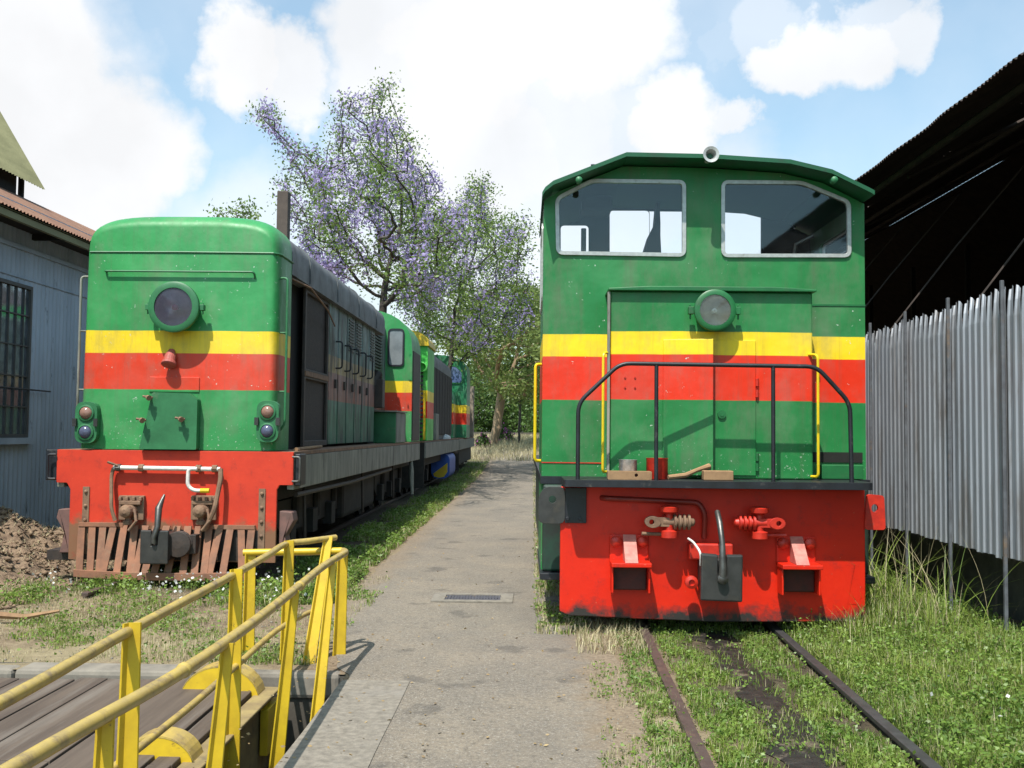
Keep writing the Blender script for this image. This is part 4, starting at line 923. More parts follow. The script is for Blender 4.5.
# ------------------------------------------------------------------ second and third locomotives of the row
LB = thing('locomotive', (-3.65, 22.9, 0), 'second locomotive of the left row, lime green with a dark grille hood', 'locomotive', 'locomotives parked in the yard')
MB().loft([cabprof(1.2, .45, 3.95, 3.5), cabprof(1.2, 2.0, 3.95, 3.5)]).build('cab', 'livB', LB, smooth=True)
mb = MB(); mb.loft([cabprof(1.23, .38, 4.02, 3.62, z0=3.6), cabprof(1.23, 2.1, 4.02, 3.62, z0=3.6)]); mb.build('roof_edge', 'yellow', LB)
mb = MB()
for k in range(16): mb.box(1.0, 1.10, .40, .445, 1.45+k*.1, 1.51+k*.1)
mb.build('louvre', 'black', LB)
MB().box(1.12, 1.17, .41, .446, 1.4, 2.5).build('yellow_strip', 'yellow', LB)
MB().lathe((1.08, .44, 3.1), (0,-1,0), [(.12,0),(.12,.1),(.09,.11),(.08,.05)], 18, caps=False).build('lamp', 'livB', LB, smooth=True)
MB().loft([cabprof(1.04, 2.0, 3.9, 3.4), cabprof(1.04, 9.4, 3.9, 3.4)]).build('hood', 'sootroof', LB, smooth=True)
mb = MB()
for k in range(8): mb.box(1.045, 1.075, 2.3+k*.88, 2.3+k*.88+.8, 1.5, 3.3)
mb.build('hood_doors', 'chassis', LB, bevel=.01)
MB().box(.75, 1.22, 2.6, 3.3, 1.38, 2.05).build('equipment_box', 'sill', LB, bevel=.01)
mb = MB()
for s in (-1, 1): mb.box(s*1.2-.035, s*1.2+.035, 0, 10.6, .98, 1.33)
mb.build('sill', 'sill', LB, bevel=.006)
MB().box(-1.2, 1.2, 0, 10.6, 1.335, 1.372).build('deck', 'rust', LB)
MB().plate([(-1.2, .3), (1.2, .3), (1.2, 1.33), (-1.2, 1.33)], [], -.03, 0).build('buffer_plate', 'chassis', LB)
MB().box(-1.0, 1.0, .05, 10.5, .75, 1.33).build('frame', 'chassis', LB)
bogie(LB, .5, 3.4, 3); bogie(LB, 7.4, 10.1, 3)
tk = rounded(rect(.72, 1.26, .22, .95), .22, 8)
MB().plate(tk, [], 6.4, 8.6).build('side_tank', 'bluepaint', LB, smooth=True)
MB().plate([(.78, .36), (1.20, .68), (1.20, .42), (1.10, .27), (.95, .245), (.82, .28)], [], 6.38, 6.399).build('yellow_patch', 'yellow', LB)
def put_white(x, y, label):
    o = tag(MB().loft([[(x+.22*math.cos(a)*s, y+.2*math.sin(a)*s, z) for a in [2*PI*k/12 for k in range(12)]] for s, z in ((1, 1.375), (.95, 1.44), (.6, 1.5), (.1, 1.52))]).build('cloth_bundle', 'white', smooth=True), label, 'cloth')
put_white(-2.62, 29.8, 'white cloth bundle lying on the deck of the second locomotive')
LC = thing('locomotive', (-3.65, 33.9, 0), 'third and farthest locomotive of the left row, deep green with a sloping cab front', 'locomotive', 'locomotives parked in the yard')
MB().loft([cabprof(1.3, 2.1, 4.36, 3.75), cabprof(1.3, 4.0, 4.36, 3.75)]).build('cab', 'livC', LC, smooth=True)
MB().loft([cabprof(.95, .6, 3.2, 2.5), cabprof(.95, 2.1, 3.3, 2.6)]).build('nose', 'livC', LC, smooth=True)
wq = rounded([(.42, 3.35), (1.12, 3.35), (1.12, 3.72), (.9, 3.95), (.42, 3.98)], .08)
f_ = MB().plate(grow(wq, .03), [grow(wq, -.01)], 2.06, 2.095).build('cab_window', 'greenR', LC); MB().plate(wq, [], 2.075, 2.08).build('glass', M.setdefault('blueglass', mat('sky_lit_glass', (.10, .15, .30), (.07, .10, .2), 3, .15, bmp=0)), f_)  # blue of the reflected sky put into the pane colour
MB().loft([cabprof(1.0, 4.0, 3.7, 3.2), cabprof(1.0, 8.0, 3.7, 3.2)]).build('hood', 'livC', LC, smooth=True)
MB().box(1.02, 1.26, 6.9, 7.6, 1.38, 3.45).build('side_panel', M.setdefault('tanpanel', mat('bleached_panel', (.30, .25, .20), (.22, .18, .145), 3, .8)), LC, bevel=.01)
mb = MB()
for s in (-1, 1): mb.box(s*1.2-.035, s*1.2+.035, 0, 8.4, .98, 1.33)
mb.build('sill', 'sill', LC, bevel=.006)
MB().box(-1.2, 1.2, 0, 8.4, 1.335, 1.372).build('deck', 'rust', LC)
MB().plate([(-1.2, .3), (1.2, .3), (1.2, 1.33), (-1.2, 1.33)], [], -.03, 0).build('buffer_plate', 'chassis', LC)
MB().box(-1.0, 1.1, .05, 8.3, .45, 1.33).build('frame', 'chassis', LC)
bogie(LC, .4, 3.2, 2); bogie(LC, 5.2, 8.1, 2)

# ------------------------------------------------------------------ turntable bridge and railings
TB = thing('turntable_bridge', (-2.4, 4, 0), 'grey plank turntable bridge with worn yellow handrail at the lower left', 'turntable')
def T(x, y, z): return (x+2.4, y-4, z)
mb = MB(); seams = [-1.72, -1.85, -2.32, -2.73, -2.93, -3.30, -3.68, -3.95, -4.4, -4.8, -5.2, -5.6]
rb = random.Random(4)
for a, b in zip(seams, seams[1:]):
    cut = rb.choice([4.2, 4.9, 3.6, 4.6]); dz = rb.uniform(-.008, .006)
    for (u0, u1) in ((-2.5, cut-.006), (cut+.006, 6.52+rb.uniform(-.04, .02))):
        q = MB().box(b+.009+2.4, a-.009+2.4, u0-4, u1-4, -.12, -.022+dz+rb.uniform(-.004, .004)); mb.add(q.v, q.f)
mb.build('deck', 'deck', TB, bevel=.005)
mb = MB(); mb.box(-1.72+2.4, -1.66+2.4, -6.5, 2.5, -.55, -.06); mb.box(-1.72+2.4, -1.60+2.4, -6.5, 2.5, -.075, -.055); mb.box(-5.6+2.4, -5.54+2.4, -6.5, 2.5, -.55, -.13)
mb.build('girder', M.setdefault('girder', mat('flaking_girder', (.32, .24, .10), (.18, .13, .07), 6, .7, grime=(.09, .07, .05), gs=4)), TB, bevel=.006)
for (x, y, r) in ((-1.93, 6.28, .25), (-1.85, 5.02, .19)):
    arc = [(x+2.4+r*math.cos(a*PI/16), -.10 + r*.85*math.sin(a*PI/16)) for a in range(17)]
    g = MB().plate(arc, [], y-4, y-4+.012).build('wheel_guard', 'yellow', TB)
    arc2 = [(x+2.4+(r-.002)*math.cos(a*PI/16), y-4+.0, -.10+(r-.002)*.85*math.sin(a*PI/16)) for a in range(17)]
    MB().loft([[(p[0], p[1]-.0, p[2]), (p[0], p[1]+.16, p[2]), (p[0]+.0, p[1]+.16, p[2]+.012), (p[0], p[1], p[2]+.012)] for p in arc2]).build('rim', 'yworn', g, smooth=False)
def smoothpath(pts, n=6):
    pts = [Vector(p) for p in pts]; out = []
    for i in range(len(pts)-1):
        p0 = pts[max(i-1,0)]; p1 = pts[i]; p2 = pts[i+1]; p3 = pts[min(i+2, len(pts)-1)]
        for k in range(n):
            t = k/n; out.append(.5*((2*p1)+(p2-p0)*t+(2*p0-5*p1+4*p2-p3)*t*t+(3*p1-p0-3*p2+p3)*t**3))
    out.append(pts[-1]); return out
zi = .80
inner = [(-1.50, 1.2, zi+.01), (-1.53, 2.88, zi), (-1.58, 3.94, zi-.0), (-1.63, 5.48, zi), (-1.66, 6.3, zi+.005), (-1.69, 6.92, zi+.01), (-1.56, 7.1, zi+.015), (-1.42, 7.3, zi+.02)]
MB().tube([T(*p) for p in smoothpath(inner)], .0215, 12).build('handrail', 'yworn', TB, smooth=True)
mid = [(-1.56, 1.5, .29), (-1.60, 3.0, .29), (-1.61, 4.3, .28), (-1.62, 4.95, .275), (-1.60, 5.5, .31), (-1.62, 6.4, .315), (-1.58, 7.0, .31), (-1.50, 7.25, .32)]
MB().tube([T(*p) for p in smoothpath(mid)], .018, 10).build('middle_rail', 'yworn', TB, smooth=True)
def anglepost(par, top, bot, w0, w1, orig, m='yellow', turn=0, t=.007):
    """L-section post, apex towards +x,-y, flanges opening leftwards and away; tapers from w1 (foot) to w0 (top)"""
    tp, bt = Vector(top), Vector(bot); secs = []
    d1 = Vector((.97, .22, 0)).normalized(); d2 = Vector((-.42, -.90, 0)).normalized()
    for p, w in ((bt, w1), (tp, w0)):
        p = p - d1*w*.5 + Vector((0, .012, 0))
        v_ = w*.6; secs.append([p, p+d1*w, p+d1*w+d2*t, p+d1*t+d2*t, p+d1*t+d2*v_, p+d2*v_])
    mb = MB().loft([[tuple(Vector(q)-Vector(orig)) for q in s] for s in secs]); return mb.build('post', m, par)
O1 = (-2.4, 4, 0)
for (tx, ty, bx, by, bz) in ((-1.555, 3.94, -1.56, 3.94, -.45), (-1.60, 5.48, -1.60, 5.48, -.42), (-1.66, 6.92, -1.665, 6.92, -.38), (-1.45, 7.22, -1.50, 6.9, .0)):
    anglepost(TB, (tx, ty, zi+.035), (bx, by, bz), .050, .068, O1)
mb = MB()
for z in (-.20, -.26, -.32): mb.lathe((.72, .55, z), (1,-.3,0), [(.016,0),(.016,.02)], 6); 
MB().box(.75, .80, 2.2, 2.5, -.40, -.12).build('bracket', 'yellow', TB, bevel=.004); MB().box(.745, .80, .7, 1.3, -.35, -.10).build('bracket', 'yellow', TB, bevel=.004)
GR = thing('guard_railing', (-1.3, 5, 0), 'tubular yellow guard railing with leaning posts along the edge of the turntable pit', 'railing')
def G(x, y, z): return (x+1.3, y-5, z)
zo = .72
outer = [(-1.36, 1.0, zo), (-1.33, 2.58, zo), (-1.26, 3.6, zo), (-1.27, 4.6, zo-.005), (-1.30, 5.6, zo), (-1.33, 6.4, zo+.005), (-1.32, 6.95, zo+.01), (-1.315, 7.12, zo+.012), (-1.345, 7.22, zo+.012), (-1.42, 7.24, zo+.008), (-1.7, 7.2, zo), (-2.05, 7.15, zo)]
MB().tube([G(*p) for p in smoothpath(outer)], .024, 14).build('handrail', 'yworn', GR, smooth=True)
MB().tube([G(-2.05, 7.15, zo), G(-1.36, 7.235, zo+.012)], .0245, 12).build('end_rail', 'yellow', GR, smooth=True)
for i in (2, 4): q = outer[i]; MB().lathe(G(q[0]+.0, q[1]+.05, q[2]), (0.03,1,0), [(.024,0),(.029,.01),(.029,.03),(.024,.04)], 14).build('weld_collar', 'yworn', GR, smooth=True)
O2 = (-1.3, 5, 0)
for (tx, ty, bx, by, bz) in ((-1.29, 3.08, -1.31, 3.08, -.5), (-1.235, 4.13, -1.33, 4.13, -.45), (-1.285, 5.5, -1.37, 5.5, -.35), (-1.315, 6.7, -1.35, 6.45, -.3)):
    anglepost(GR, (tx, ty, zo-.0), (bx, by, bz), .038, .062, O2)
anglepost(GR, (-1.335, 7.18, zo-.01), (-1.345, 7.18, -.02), .055, .07, O2)
anglepost(GR, (-1.99, 7.15, zo-.01), (-1.99, 7.15, -.02), .055, .065, O2)

# ------------------------------------------------------------------ vegetation
def mesh_np(name, V, Fc, m, parent=None):
    """V (n,3), Fc (k,c) faces all of c corners"""
    me = bpy.data.meshes.new(name); n, c = Fc.shape
    me.vertices.add(len(V)); me.vertices.foreach_set('co', V.astype(np.float32).ravel())
    me.loops.add(n*c); me.loops.foreach_set('vertex_index', Fc.astype(np.int32).ravel())
    me.polygons.add(n); me.polygons.foreach_set('loop_start', np.arange(0, n*c, c, dtype=np.int32)); me.polygons.foreach_set('loop_total', np.full(n, c, dtype=np.int32))
    me.update(calc_edges=True); me.materials.append(M[m] if isinstance(m, str) else m)
    o = bpy.data.objects.new(name, me); COL.objects.link(o); o.parent = parent; return o
def quads(C, size, flat=0, aspect=1.9):
    """randomly turned leaf quads (diamonds) at centres C"""
    n = len(C); a = rng.normal(size=(n, 3)); a[:, 2] *= (1-flat); a /= np.linalg.norm(a, axis=1)[:, None]
    b = rng.normal(size=(n, 3)); b[:, 2] *= (1-flat*.7); b -= a*(a*b).sum(1)[:, None]; b /= np.linalg.norm(b, axis=1)[:, None]
    s = (np.asarray(size)*rng.uniform(.6, 1.35, n))[:, None]
    V = np.stack([C-a*s, C+b*s/aspect-a*s*.1, C+a*s, C-b*s/aspect-a*s*.1], 1).reshape(-1, 3)
    return V, np.arange(4*n).reshape(n, 4)
def blades(X, Y, Z, h, lean=.5, w=.004, seg=2):
    n = len(X); th = rng.uniform(0, 2*PI, n); ln = rng.uniform(.1, lean, n)*h; dx, dy = np.cos(th), np.sin(th); pxv, pyv = -dy, dx
    w = w*rng.uniform(.7, 1.4, n)
    rows = []
    for k in range(seg+1):
        t = k/seg; off = ln*t*t; ww = w*(1-t)**.7 if k < seg else w*0.05; zz = Z + h*t*(1-.25*t*ln/np.maximum(h, 1e-4))
        rows.append(np.stack([X+dx*off-pxv*ww, Y+dy*off-pyv*ww, zz], 1)); rows.append(np.stack([X+dx*off+pxv*ww, Y+dy*off+pyv*ww, zz], 1))
    V = np.stack(rows, 1); m = 2*(seg+1); base = (np.arange(n)*m)[:, None]
    Fc = np.concatenate([base+np.array([[2*k, 2*k+1, 2*k+3, 2*k+2]]) for k in range(seg)], 0)
    return V.reshape(-1, 3), Fc
def nfield(x, y, s, k=0.):
    return (np.sin(x*2.1*s+k)*np.cos(y*1.7*s+k*2)+.6*np.sin(x*4.7*s+y*3.9*s+k*3)+.4*np.cos(x*9.1*s-y*7.3*s+k))/2
def pts_in(n, x0, x1, y0, y1, thr=None, s=1, k=0, near=True):
    y = rng.uniform(0, 1, n); y = (y0**-1 + y*(y1**-1-y0**-1))**-1 if near else y0+(y1-y0)*y
    x = rng.uniform(x0, x1, n)
    if thr is not None:
        f = nfield(x, y, s, k) + rng.normal(0, .12, n); ok = f > thr; x, y = x[ok], y[ok]
    return x, y
def gh(x, y): return np.array([groundh(a, b) for a, b in zip(x, y)])
GB, GF, nV = [], [], 0
def acc(lst, VF): lst.append(VF)
def join(lst):
    V = []; Fs = []; k = 0
    for v, f in lst: V.append(v); Fs.append(f+k); k += len(v)
    return np.concatenate(V), np.concatenate(Fs)
g_green, g_straw, g_weed, g_fl = [], [], [], []
def patch(n, box, thr, s, k, h, lean=.6, w=.004, weed=0, straw=0, wsize=.016, wh=.08, excl=None, seg=2):
    x, y = pts_in(n, *box, thr, s, k)
    if box[1] < 4 and box[0] > .4: x = x + .021*(y-8)
    if excl is not None: ok = ~excl(x, y); x, y = x[ok], y[ok]
    z = gh(x, y); m = rng.uniform(0, 1, len(x)); dens = nfield(x, y, s*1.7, k+1)
    hh = h*rng.uniform(.35, 1.2, len(x))*(1+.5*dens)
    a = m < straw; 
    if a.any(): acc(g_straw, blades(x[a], y[a], z[a], hh[a], lean, w*.8, seg))
    b = (m >= straw) & (m < straw+weed)
    if b.any():
        xx, yy = np.repeat(x[b], 2), np.repeat(y[b], 2); n2_ = len(xx); xx = xx+rng.normal(0, .02, n2_); yy = yy+rng.normal(0, .02, n2_)
        acc(g_weed, quads(np.stack([xx, yy, np.repeat(z[b], 2)+rng.uniform(.004, wh, n2_)*(1+.7*nfield(xx, yy, s*2, k))], 1), wsize, .45, 1.6))
    c = m >= straw+weed
    if c.any(): acc(g_green, blades(x[c], y[c], z[c], hh[c], lean, w, seg))
def mz(x, y):
    r = math.hypot((x+6.7)/1.7, (y-11.3)/2.3); h = max(0, 1-r*r); return .62*h**1.1*(1+.28*vn(x, y, 1.3)) + .085*vn(x, y, 2.9, 1)*(h**.5)
oilx = lambda x, y: (np.abs(x-1.44-.021*(y-8)-.1*nfield(y, y*0+1, .6)) < .17+.05*nfield(y, x*0, 2)) & (y < 8.2)
patch(60000, (.98, 1.90, 3.3, 8.9), -.25, 2.6, .3, .06, weed=.22, straw=.14, w=.0026, wh=.055, wsize=.0115, excl=lambda x, y: oilx(x, y) & (rng.uniform(0, 1, len(x)) < .80))
patch(190000, (2.03, 3.75, 3.3, 12), -1.0, 1.2, 1, .085, weed=.14, straw=.18, w=.0027, wh=.11, wsize=.0125)
patch(60000, (2.03, 3.4, 3.3, 12), .1, 3.0, 3, .16, weed=.16, straw=.12, w=.003, wh=.19, wsize=.013)
patch(6000, (2.4, 3.25, 7.6, 14), -.9, 1.2, 1, .24, weed=.12, straw=.2, w=.0045, seg=3)
patch(9000, (.42, .92, 3.5, 9.5), .05, 2.2, 2, .045, weed=.2, straw=.6, w=.0022, wh=.04, wsize=.011)
patch(12000, (.68, .92, 3.5, 9.0), -.2, 3, 5, .06, weed=.3, straw=.35, w=.0024, wh=.05, wsize=.011)
patch(16000, (.05, .45, 8.0, 45), -.1, 1.2, 3, .07, weed=.1, straw=.75, w=.005)
patch(50000, (-2.7, -1.82, 9.2, 44), -.15, 1.0, 4, .11, weed=.25, straw=.30, w=.005, wsize=.022, wh=.12)
patch(52000, (-5.9, -1.45, 6.85, 10.3), .22, 1.1, 6.3, .055, weed=.22, straw=.30, w=.003, wsize=.013, wh=.06)
patch(30000, (-6.3, -1.5, 6.85, 11), -.3, .9, 2, .04, weed=.03, straw=.88, w=.0024)
patch(9000, (-4.9, -1.8, 9.0, 10.9), .15, 1.3, 9, .13, weed=.55, straw=.1, w=.004, wsize=.017, wh=.15)
x, y = pts_in(50000, -9, 9, 42, 85, None, near=False); acc(g_straw, blades(x, y, gh(x, y), rng.uniform(.08, .3, len(x)), .6, .02, 1)) if False else None
x, y = pts_in(30000, -8, 6, 44, 80, None, near=False); acc(g_straw, blades(x, y, gh(x, y), rng.uniform(.1, .35, len(x)), .6, .012, 2))
x, y = pts_in(5000, -7.4, -4.7, 8.8, 12.8); acc(g_straw, blades(x, y, np.array([max(mz(a, b), 0) for a, b in zip(x, y)]), rng.uniform(.02, .07, len(x)), 2.5, .003, 2))
# straw tufts at the buffer plate foot
x = rng.uniform(.35, .9, 900); y = rng.uniform(7.3, 8.3, 900); acc(g_straw, blades(x, y, x*0, rng.uniform(.04, .14, 900), 1.2, .0025, 2))
# tall arching grass by the fence
x = np.concatenate([rng.normal(c, .13, 28) for c in (2.95, 3.15, 3.3, 3.2, 3.0, 2.85)]); y = np.concatenate([rng.normal(c, .25, 28) for c in (8.6, 9.0, 8.4, 7.9, 9.6, 9.2)])
acc(g_green, blades(x, y, gh(x, y), rng.uniform(.35, .9, len(x)), 1.5, .0055, 6)); 
x = rng.normal(3.15, .2, 60); y = rng.normal(8.8, .7, 60); acc(g_straw, blades(x, y, gh(x, y), rng.uniform(.4, .9, 60), .7, .0035, 6))
for lst, nm, m, lab in ((g_green, 'grass', 'grass', 'green grass growing beside the rails and under the locomotives'), (g_straw, 'dry_grass', 'straw', 'dry straw-coloured grass scattered along the path edges'), (g_weed, 'weeds', 'weed', 'leafy green weeds covering the ground around the rails')):
    V, Fc = join(lst); tag(mesh_np(nm, V, Fc, m), lab, nm.replace('_', ' '), kind='stuff')
x, y = pts_in(420, -4.8, -2.0, 9.0, 10.6, .0, 1.2, 9); V1 = quads(np.stack([x, y, rng.uniform(.05, .2, len(x))], 1), .014, 0, 1.0)
x, y = pts_in(70, 2.1, 3.6, 4, 9, .1, 1, 2); V2 = quads(np.stack([x, y, rng.uniform(.12, .28, len(x))], 1), .012, 0, 1.0)
V, Fc = join([V1, V2]); tag(mesh_np('wildflowers', V, Fc, 'petal'), 'tiny white wildflowers among the weeds', 'flowers', kind='stuff')
# clods, stones and chips strewn on bare ground
def stones(name, n, box, m, label, smin, smax, near=True, zf=None):
    x, y = pts_in(n, *box, None, near=near); V = []; Fs = []; k = 0
    T6 = np.array([(1,0,0),(-1,0,0),(0,1,0),(0,-1,0),(0,0,1),(0,0,-1)], float); TF = np.array([(0,2,4),(2,1,4),(1,3,4),(3,0,4),(2,0,5),(1,2,5),(3,1,5),(0,3,5)])
    for a, b in zip(x, y):
        if -1.9 < a < .5 and rng.uniform() < 0: continue
        s = rng.uniform(smin, smax)*rng.uniform(.4, 1); z = zf(a, b) if zf else groundh(a, b)
        v = T6*rng.uniform(.6, 1.2, (6, 1))*s*np.array([1, .8, .55]); t = rng.uniform(0, 6.3); c, q = math.cos(t), math.sin(t)
        v = v @ np.array([[c, -q, 0], [q, c, 0], [0, 0, 1]]); V.append(v+np.array([a, b, z+.004])); Fs.append(TF+k); k += 6
    return tag(mesh_np(name, np.concatenate(V), np.concatenate(Fs), m), label, 'stones' if 'peb' in name else 'soil', kind='stuff')
stones('soil_clods', 2600, (-7.2, -4.6, 8.8, 12.9), 'mound', 'loose brown soil clods on and around the heap', .012, .07, zf=mz)
stones('pebbles', 2200, (-6, -1.6, 6.9, 11), 'concrete', 'small pale pebbles scattered on bare earth', .004, .018)
stones('pebbles', 900, (-1.1, .6, 4, 12), 'concrete', 'fine grit lying on the path surface', .002, .007)
stones('pebbles', 1500, (.35, .95, 4, 9), 'concrete', 'small grit scattered between path and rail', .003, .013)
tw = MB(); tw.tube([(-4.75, 8.35, .03), (-4.4, 8.2, .06), (-4.15, 8.22, .04), (-3.9, 8.3, .08)], [.02, .03, .025, .012], 6)
tag(tw.build('fallen_branch', 'wood', smooth=True), 'short dead branch lying in the weeds near the pit', 'branch')

# fallen leaves blown over the path and its edges
x, y = pts_in(520, -1.7, 1.0, 4.2, 22); z = np.array([.012 + gz(a, b) for a, b in zip(x, y)])
V, Fc = quads(np.stack([x, y, z], 1), .013, .92, 1.8); tag(mesh_np('leaf_litter', V, Fc, leafm('dead_leaf', (.16, .10, .05), (.34, .25, .13), .1, 3)), 'small dead leaves scattered over the path', 'leaves', kind='stuff')
# trees
def colonise(base, attr, step, infl, kill, first, iters=140):
    """space colonisation; returns nodes, parents"""
    N = [Vector(base)]; par = [-1]; d = (Vector(first)-Vector(base)); L_ = d.length; n = max(2, int(L_/step))
    for k in range(1, n+1): N.append(Vector(base)+d*(k/n) + Vector((rng.normal(0, .04*step), rng.normal(0, .04*step), 0))); par.append(len(N)-2)
    A = np.array(attr); alive = np.ones(len(A), bool)
    NP = np.array([tuple(p) for p in N]); near_i = np.zeros(len(A), int); near_d = np.full(len(A), 1e9)
    def upd(s):
        nonlocal near_i, near_d
        D = np.linalg.norm(A[:, None]-NP[None, s:], axis=2); i = D.argmin(1); dd = D[np.arange(len(A)), i]; m = dd < near_d
        near_i[m] = i[m]+s; near_d[m] = dd[m]
    upd(0)
    for it in range(iters):
        alive &= near_d > kill; act = alive & (near_d < infl)
        if not alive.any(): break
        if not act.any(): act = alive & (near_d <= near_d[alive].min()+1e-6)
        s = len(NP); new = []; newp = []
        for i in np.unique(near_i[act]):
            v = A[act & (near_i == i)] - NP[i]; v /= np.linalg.norm(v, axis=1)[:, None]; q = v.sum(0); L = np.linalg.norm(q)
            if L < 1e-3: continue
            q = q/L + rng.normal(0, .12, 3); q /= np.linalg.norm(q); new.append(NP[i]+q*step); newp.append(i)
        if not new: break
        if len(NP) > 5000: break
        NP = np.concatenate([NP, np.array(new)]); par += [int(i) for i in newp]; upd(s)
    return NP, par
def tree(label, cat, base, first, attr, step, infl, kill, r_tip, expo, bark, group=None, leaf=(), name='tree'):
    t = thing(name, tuple(base), label, cat, group)
    NP, par = colonise(base, attr, step, infl, kill, first); n = len(NP); acc_ = np.zeros(n); kids = [0]*n
    for i in range(n-1, 0, -1):
        if acc_[i] == 0: acc_[i] = r_tip**expo
        acc_[par[i]] += acc_[i]; kids[par[i]] += 1
    rad = acc_**(1/expo); B = np.array(base); V = []; Fs = []; k = 0; ns = 5
    for i in range(1, n):
        p, q = NP[par[i]]-B, NP[i]-B; d = q-p; L = np.linalg.norm(d)
        if L < 1e-4: continue
        d /= L; a = np.cross(d, (0, 0, 1) if abs(d[2]) < .9 else (1, 0, 0)); a /= np.linalg.norm(a); b = np.cross(d, a)
        r0 = min(rad[par[i]], rad[i]*1.25); r1 = rad[i]; m_ = ns if r1 < .08 else 9
        th = 2*PI*np.arange(m_)/m_; ring = np.cos(th)[:, None]*a+np.sin(th)[:, None]*b
        V.append(p-d*r0*.25+ring*r0); V.append(q+ring*r1)
        j = np.arange(m_); Fs.append(np.stack([k+j, k+(j+1) % m_, k+m_+(j+1) % m_, k+m_+j], 1)); k += 2*m_
    tk_ = mesh_np('trunk', np.concatenate(V), np.concatenate(Fs), bark, t)
    tk_.data.polygons.foreach_set('use_smooth', [True]*len(tk_.data.polygons))
    tips = NP[[i for i in range(n) if rad[i] < r_tip*2.6 and i > 5]] - B
    for (nm, m, frac, cnt, spread, size, flat, field, zlo) in leaf:
        f = nfield(tips[:, 0], tips[:, 2]*1.3, 1.3, field) + rng.normal(0, .35, len(tips)); th = np.quantile(f, 1-frac); C = tips[f >= th]
        C = C[C[:, 2] > zlo]
        C = np.repeat(C, cnt, 0) + rng.normal(0, 1, (len(C)*cnt, 3))*np.array([spread, spread, spread*(1-flat*.7)])
        V, Fc = quads(C, size, flat*.5, 2.0); mesh_np(nm, V, Fc, m, t)
    return t
def blobs(lst, dens, depth):
    out = []
    for b in lst:
        px, py, r = b[:3]; fl = b[3] if len(b) > 3 else 1; n = int(dens*r*r*fl)+3
        for _ in range(n):
            a = rng.uniform(0, 2*PI); q = math.sqrt(rng.uniform(0, 1)); dd = rng.normal(0, 1)*depth*.28*math.sqrt(max(.1, 1-q*q)) * (r/35+.4)
            o = P(px, py, D0+dd); s = D0/F; out.append((o.x+q*r*s*math.cos(a), D0+dd, o.z+q*r*s*fl*math.sin(a)))
    return out
D0 = 27.0
jb = [(384, 80, 7), (382, 100, 7), (350, 105, 11), (343, 130, 12), (385, 130, 20), (264, 108, 14), (272, 128, 9), (298, 150, 10), (325, 170, 19), (360, 165, 30), (400, 172, 27), (330, 205, 30), (385, 210, 36), (280, 180, 9), (287, 208, 12), (425, 195, 26), (452, 222, 22), (405, 140, 14),
      (440, 235, 30), (400, 250, 32), (345, 250, 22), (425, 280, 30), (372, 275, 14), (388, 240, 20), (312, 238, 24), (330, 268, 18), (305, 262, 10)]
A = blobs(jb, .115, 9)
tree('leafy jacaranda in lilac bloom rising behind the leading locomotive of the left row', 'tree', (P(372, 420, D0).x, D0, 0), tuple(P(374, 372, D0)), A, .26, 2.6, .40, .0135, 2.7, 'bark', 'flowering trees behind the locomotives', name='jacaranda_tree',
     leaf=(('leaves', 'jleaf', .55, 34, .20, .044, .2, 1.0, 0), ('blossom', 'jflower', .44, 34, .13, .046, 0, 4.2, 0)))
D0 = 36.0
jb2 = [(482, 185, 14), (470, 205, 18), (500, 225, 18), (515, 245, 14), (455, 240, 20), (490, 262, 28), (530, 218, 5), (530, 238, 4), (522, 270, 14), (450, 280, 26), (480, 300, 25), (425, 300, 20), (400, 290, 15), (440, 322, 24), (472, 335, 24), (512, 305, 24), (418, 330, 15)]
A = blobs(jb2, .15, 9)
tree('smaller jacaranda leaning right with thin lilac crown behind the first one', 'tree', (P(440, 420, D0).x, D0, .2), tuple(P(452, 350, D0)), A, .34, 3, .6, .014, 2.7, 'bark', 'flowering trees behind the locomotives', name='jacaranda_tree',
     leaf=(('leaves', 'jleaf', .8, 44, .26, .056, .2, 2.0, 0), ('blossom', 'jflower', .32, 36, .16, .055, 0, 5.2, 0)))
D0 = 30.0
A = blobs([(240, 206, 9), (222, 213, 7), (212, 218, 5), (254, 214, 9), (235, 230, 14)], .5, 4)
tree('thin sapling whose leafy top shows just above the leading locomotive', 'tree', (P(236, 420, D0).x, D0, 0), tuple(P(238, 300, D0)), A, .25, 2.5, .4, .008, 2.2, 'bark', name='young_tree', leaf=(('leaves', 'jleaf', .9, 14, .15, .06, 0, 1, 0),))
D0 = 56.0
ab = [(505, 290, 26, .4), (530, 300, 24, .4), (470, 312, 24, .35), (540, 325, 22, .35), (500, 330, 30, .3), (460, 335, 18, .3), (525, 350, 30, .28), (480, 358, 26, .28), (540, 372, 24, .3), (505, 378, 30, .28), (455, 350, 15, .3), (530, 392, 20, .3), (545, 350, 30, .4), (560, 300, 30, .4), (575, 340, 30, .4)]
A = blobs(ab, .16, 16)
zb = groundh(0, D0)
tree('flat-topped acacia with a pale tan trunk standing at the far end of the path', 'tree', (P(494, 443, D0).x, D0, zb), tuple(P(502, 392, D0)), A, .5, 5, .9, .028, 2.1, 'abark', name='acacia_tree',
     leaf=(('leaves', 'aleaf', 1.0, 60, .55, .11, .75, 3, 0),))
D0 = 58.0
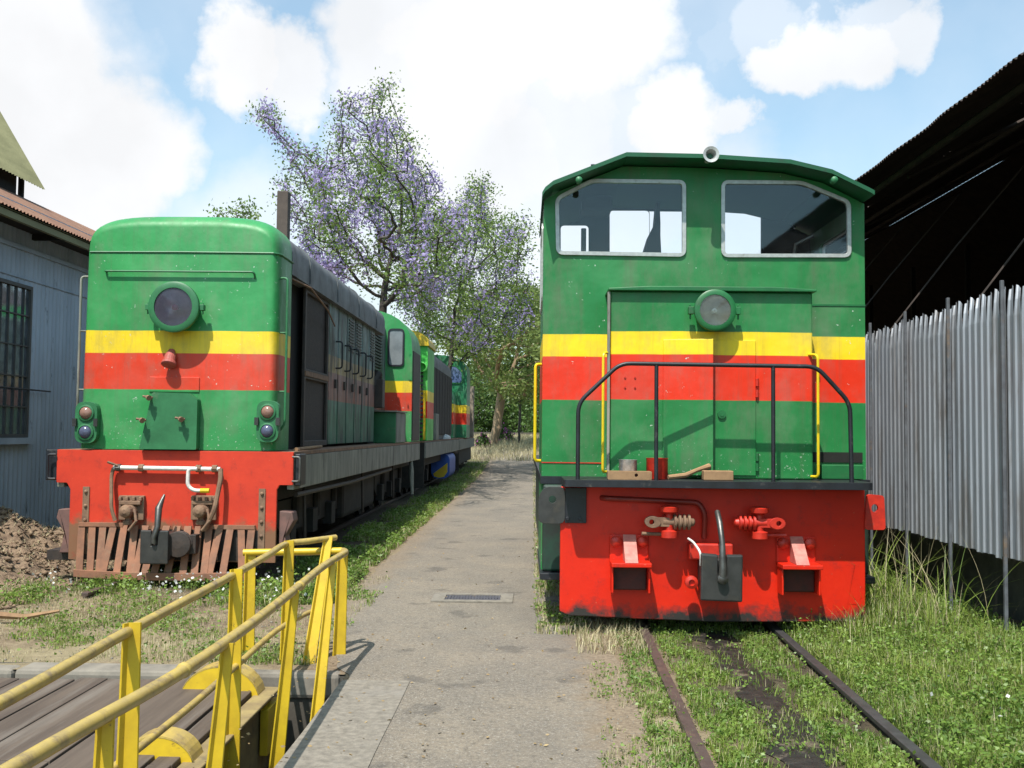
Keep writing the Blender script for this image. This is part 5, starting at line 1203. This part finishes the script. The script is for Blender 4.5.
tree('slim dark-trunked tree to the right of the acacia at the path end', 'tree', (P(519, 440, D0).x, D0, groundh(0, D0)), tuple(P(520, 400, D0)), blobs([(520, 385, 18), (530, 370, 16), (512, 372, 12)], .2, 8), .4, 4, .8, .02, 2.2, 'bark', name='slim_tree', leaf=(('leaves', 'bleaf', .9, 30, .4, .11, .3, 3, 0),))
k = 0
for (px, D0, hgt, wpx, lab) in ((470, 84, 8.6, 30, 'dark bushy tree filling the gap behind the third locomotive'), (500, 90, 9.0, 28, 'dark green round tree behind the acacia trunk'), (527, 86, 8.4, 26, 'dense dark tree behind the slim trunk'), (548, 80, 6.5, 26, 'dark tree half hidden by the nearer locomotive cab'), (440, 92, 6, 30, 'far tree hidden mostly by the row of locomotives')):
    pyc = 432 - (hgt*.45)/D0*F*.85
    A = blobs([(px, 432-hgt*.40/D0*F, wpx), (px-8, 432-hgt*.15/D0*F, wpx*.9), (px+9, 432-hgt*.62/D0*F, wpx*.75), (px, 430, wpx*.9, .5)], .16, 10)
    tree(lab, 'tree', (P(px, 430, D0).x, D0, 1.25), tuple(P(px, 420, D0)), A, .6, 5, 1.1, .03, 2.2, 'bark', 'far trees beyond the path', name='bushy_tree', leaf=(('leaves', 'bleaf', 1.0, 44, .62, .15, .1, 3, -1),))
def bush(label, x, y, r, h, m, m2=None):
    t = thing('bush', (x, y, groundh(x, y)), label, 'bush'); n = 900
    u_ = rng.normal(size=(n, 3)); u_ /= np.linalg.norm(u_, axis=1)[:, None]; u_[:, 2] = np.abs(u_[:, 2]); C = u_*rng.uniform(.5, 1, (n, 1))*np.array([r, r, h])
    V, Fc = quads(C, .07, 0); mesh_np('leaves', V, Fc, m, t)
    if m2: V, Fc = quads(C[:160]*1.05, .06, 0, 1.1); mesh_np('flowers', V, Fc, m2, t)
    MB().tube([(0,0,-.05), (0,0,h*.5)], .04, 6).build('stem', 'bark', t)
bush('magenta flowering bush left of the acacia trunk', P(483, 436, 54).x, 54, .45, .8, 'bleaf', 'pink')
bush('magenta flowering bush right of the acacia trunk', P(504, 436, 60).x, 60, .7, 1.1, 'bleaf', 'pink')
lw = tag(MB().box(-16, 8, 0, .25, -.2, .38).build('boundary_wall', 'wallcon'), 'low pale boundary wall crossing behind the far trees', 'wall'); lw.location = (0, 72, 1.2)
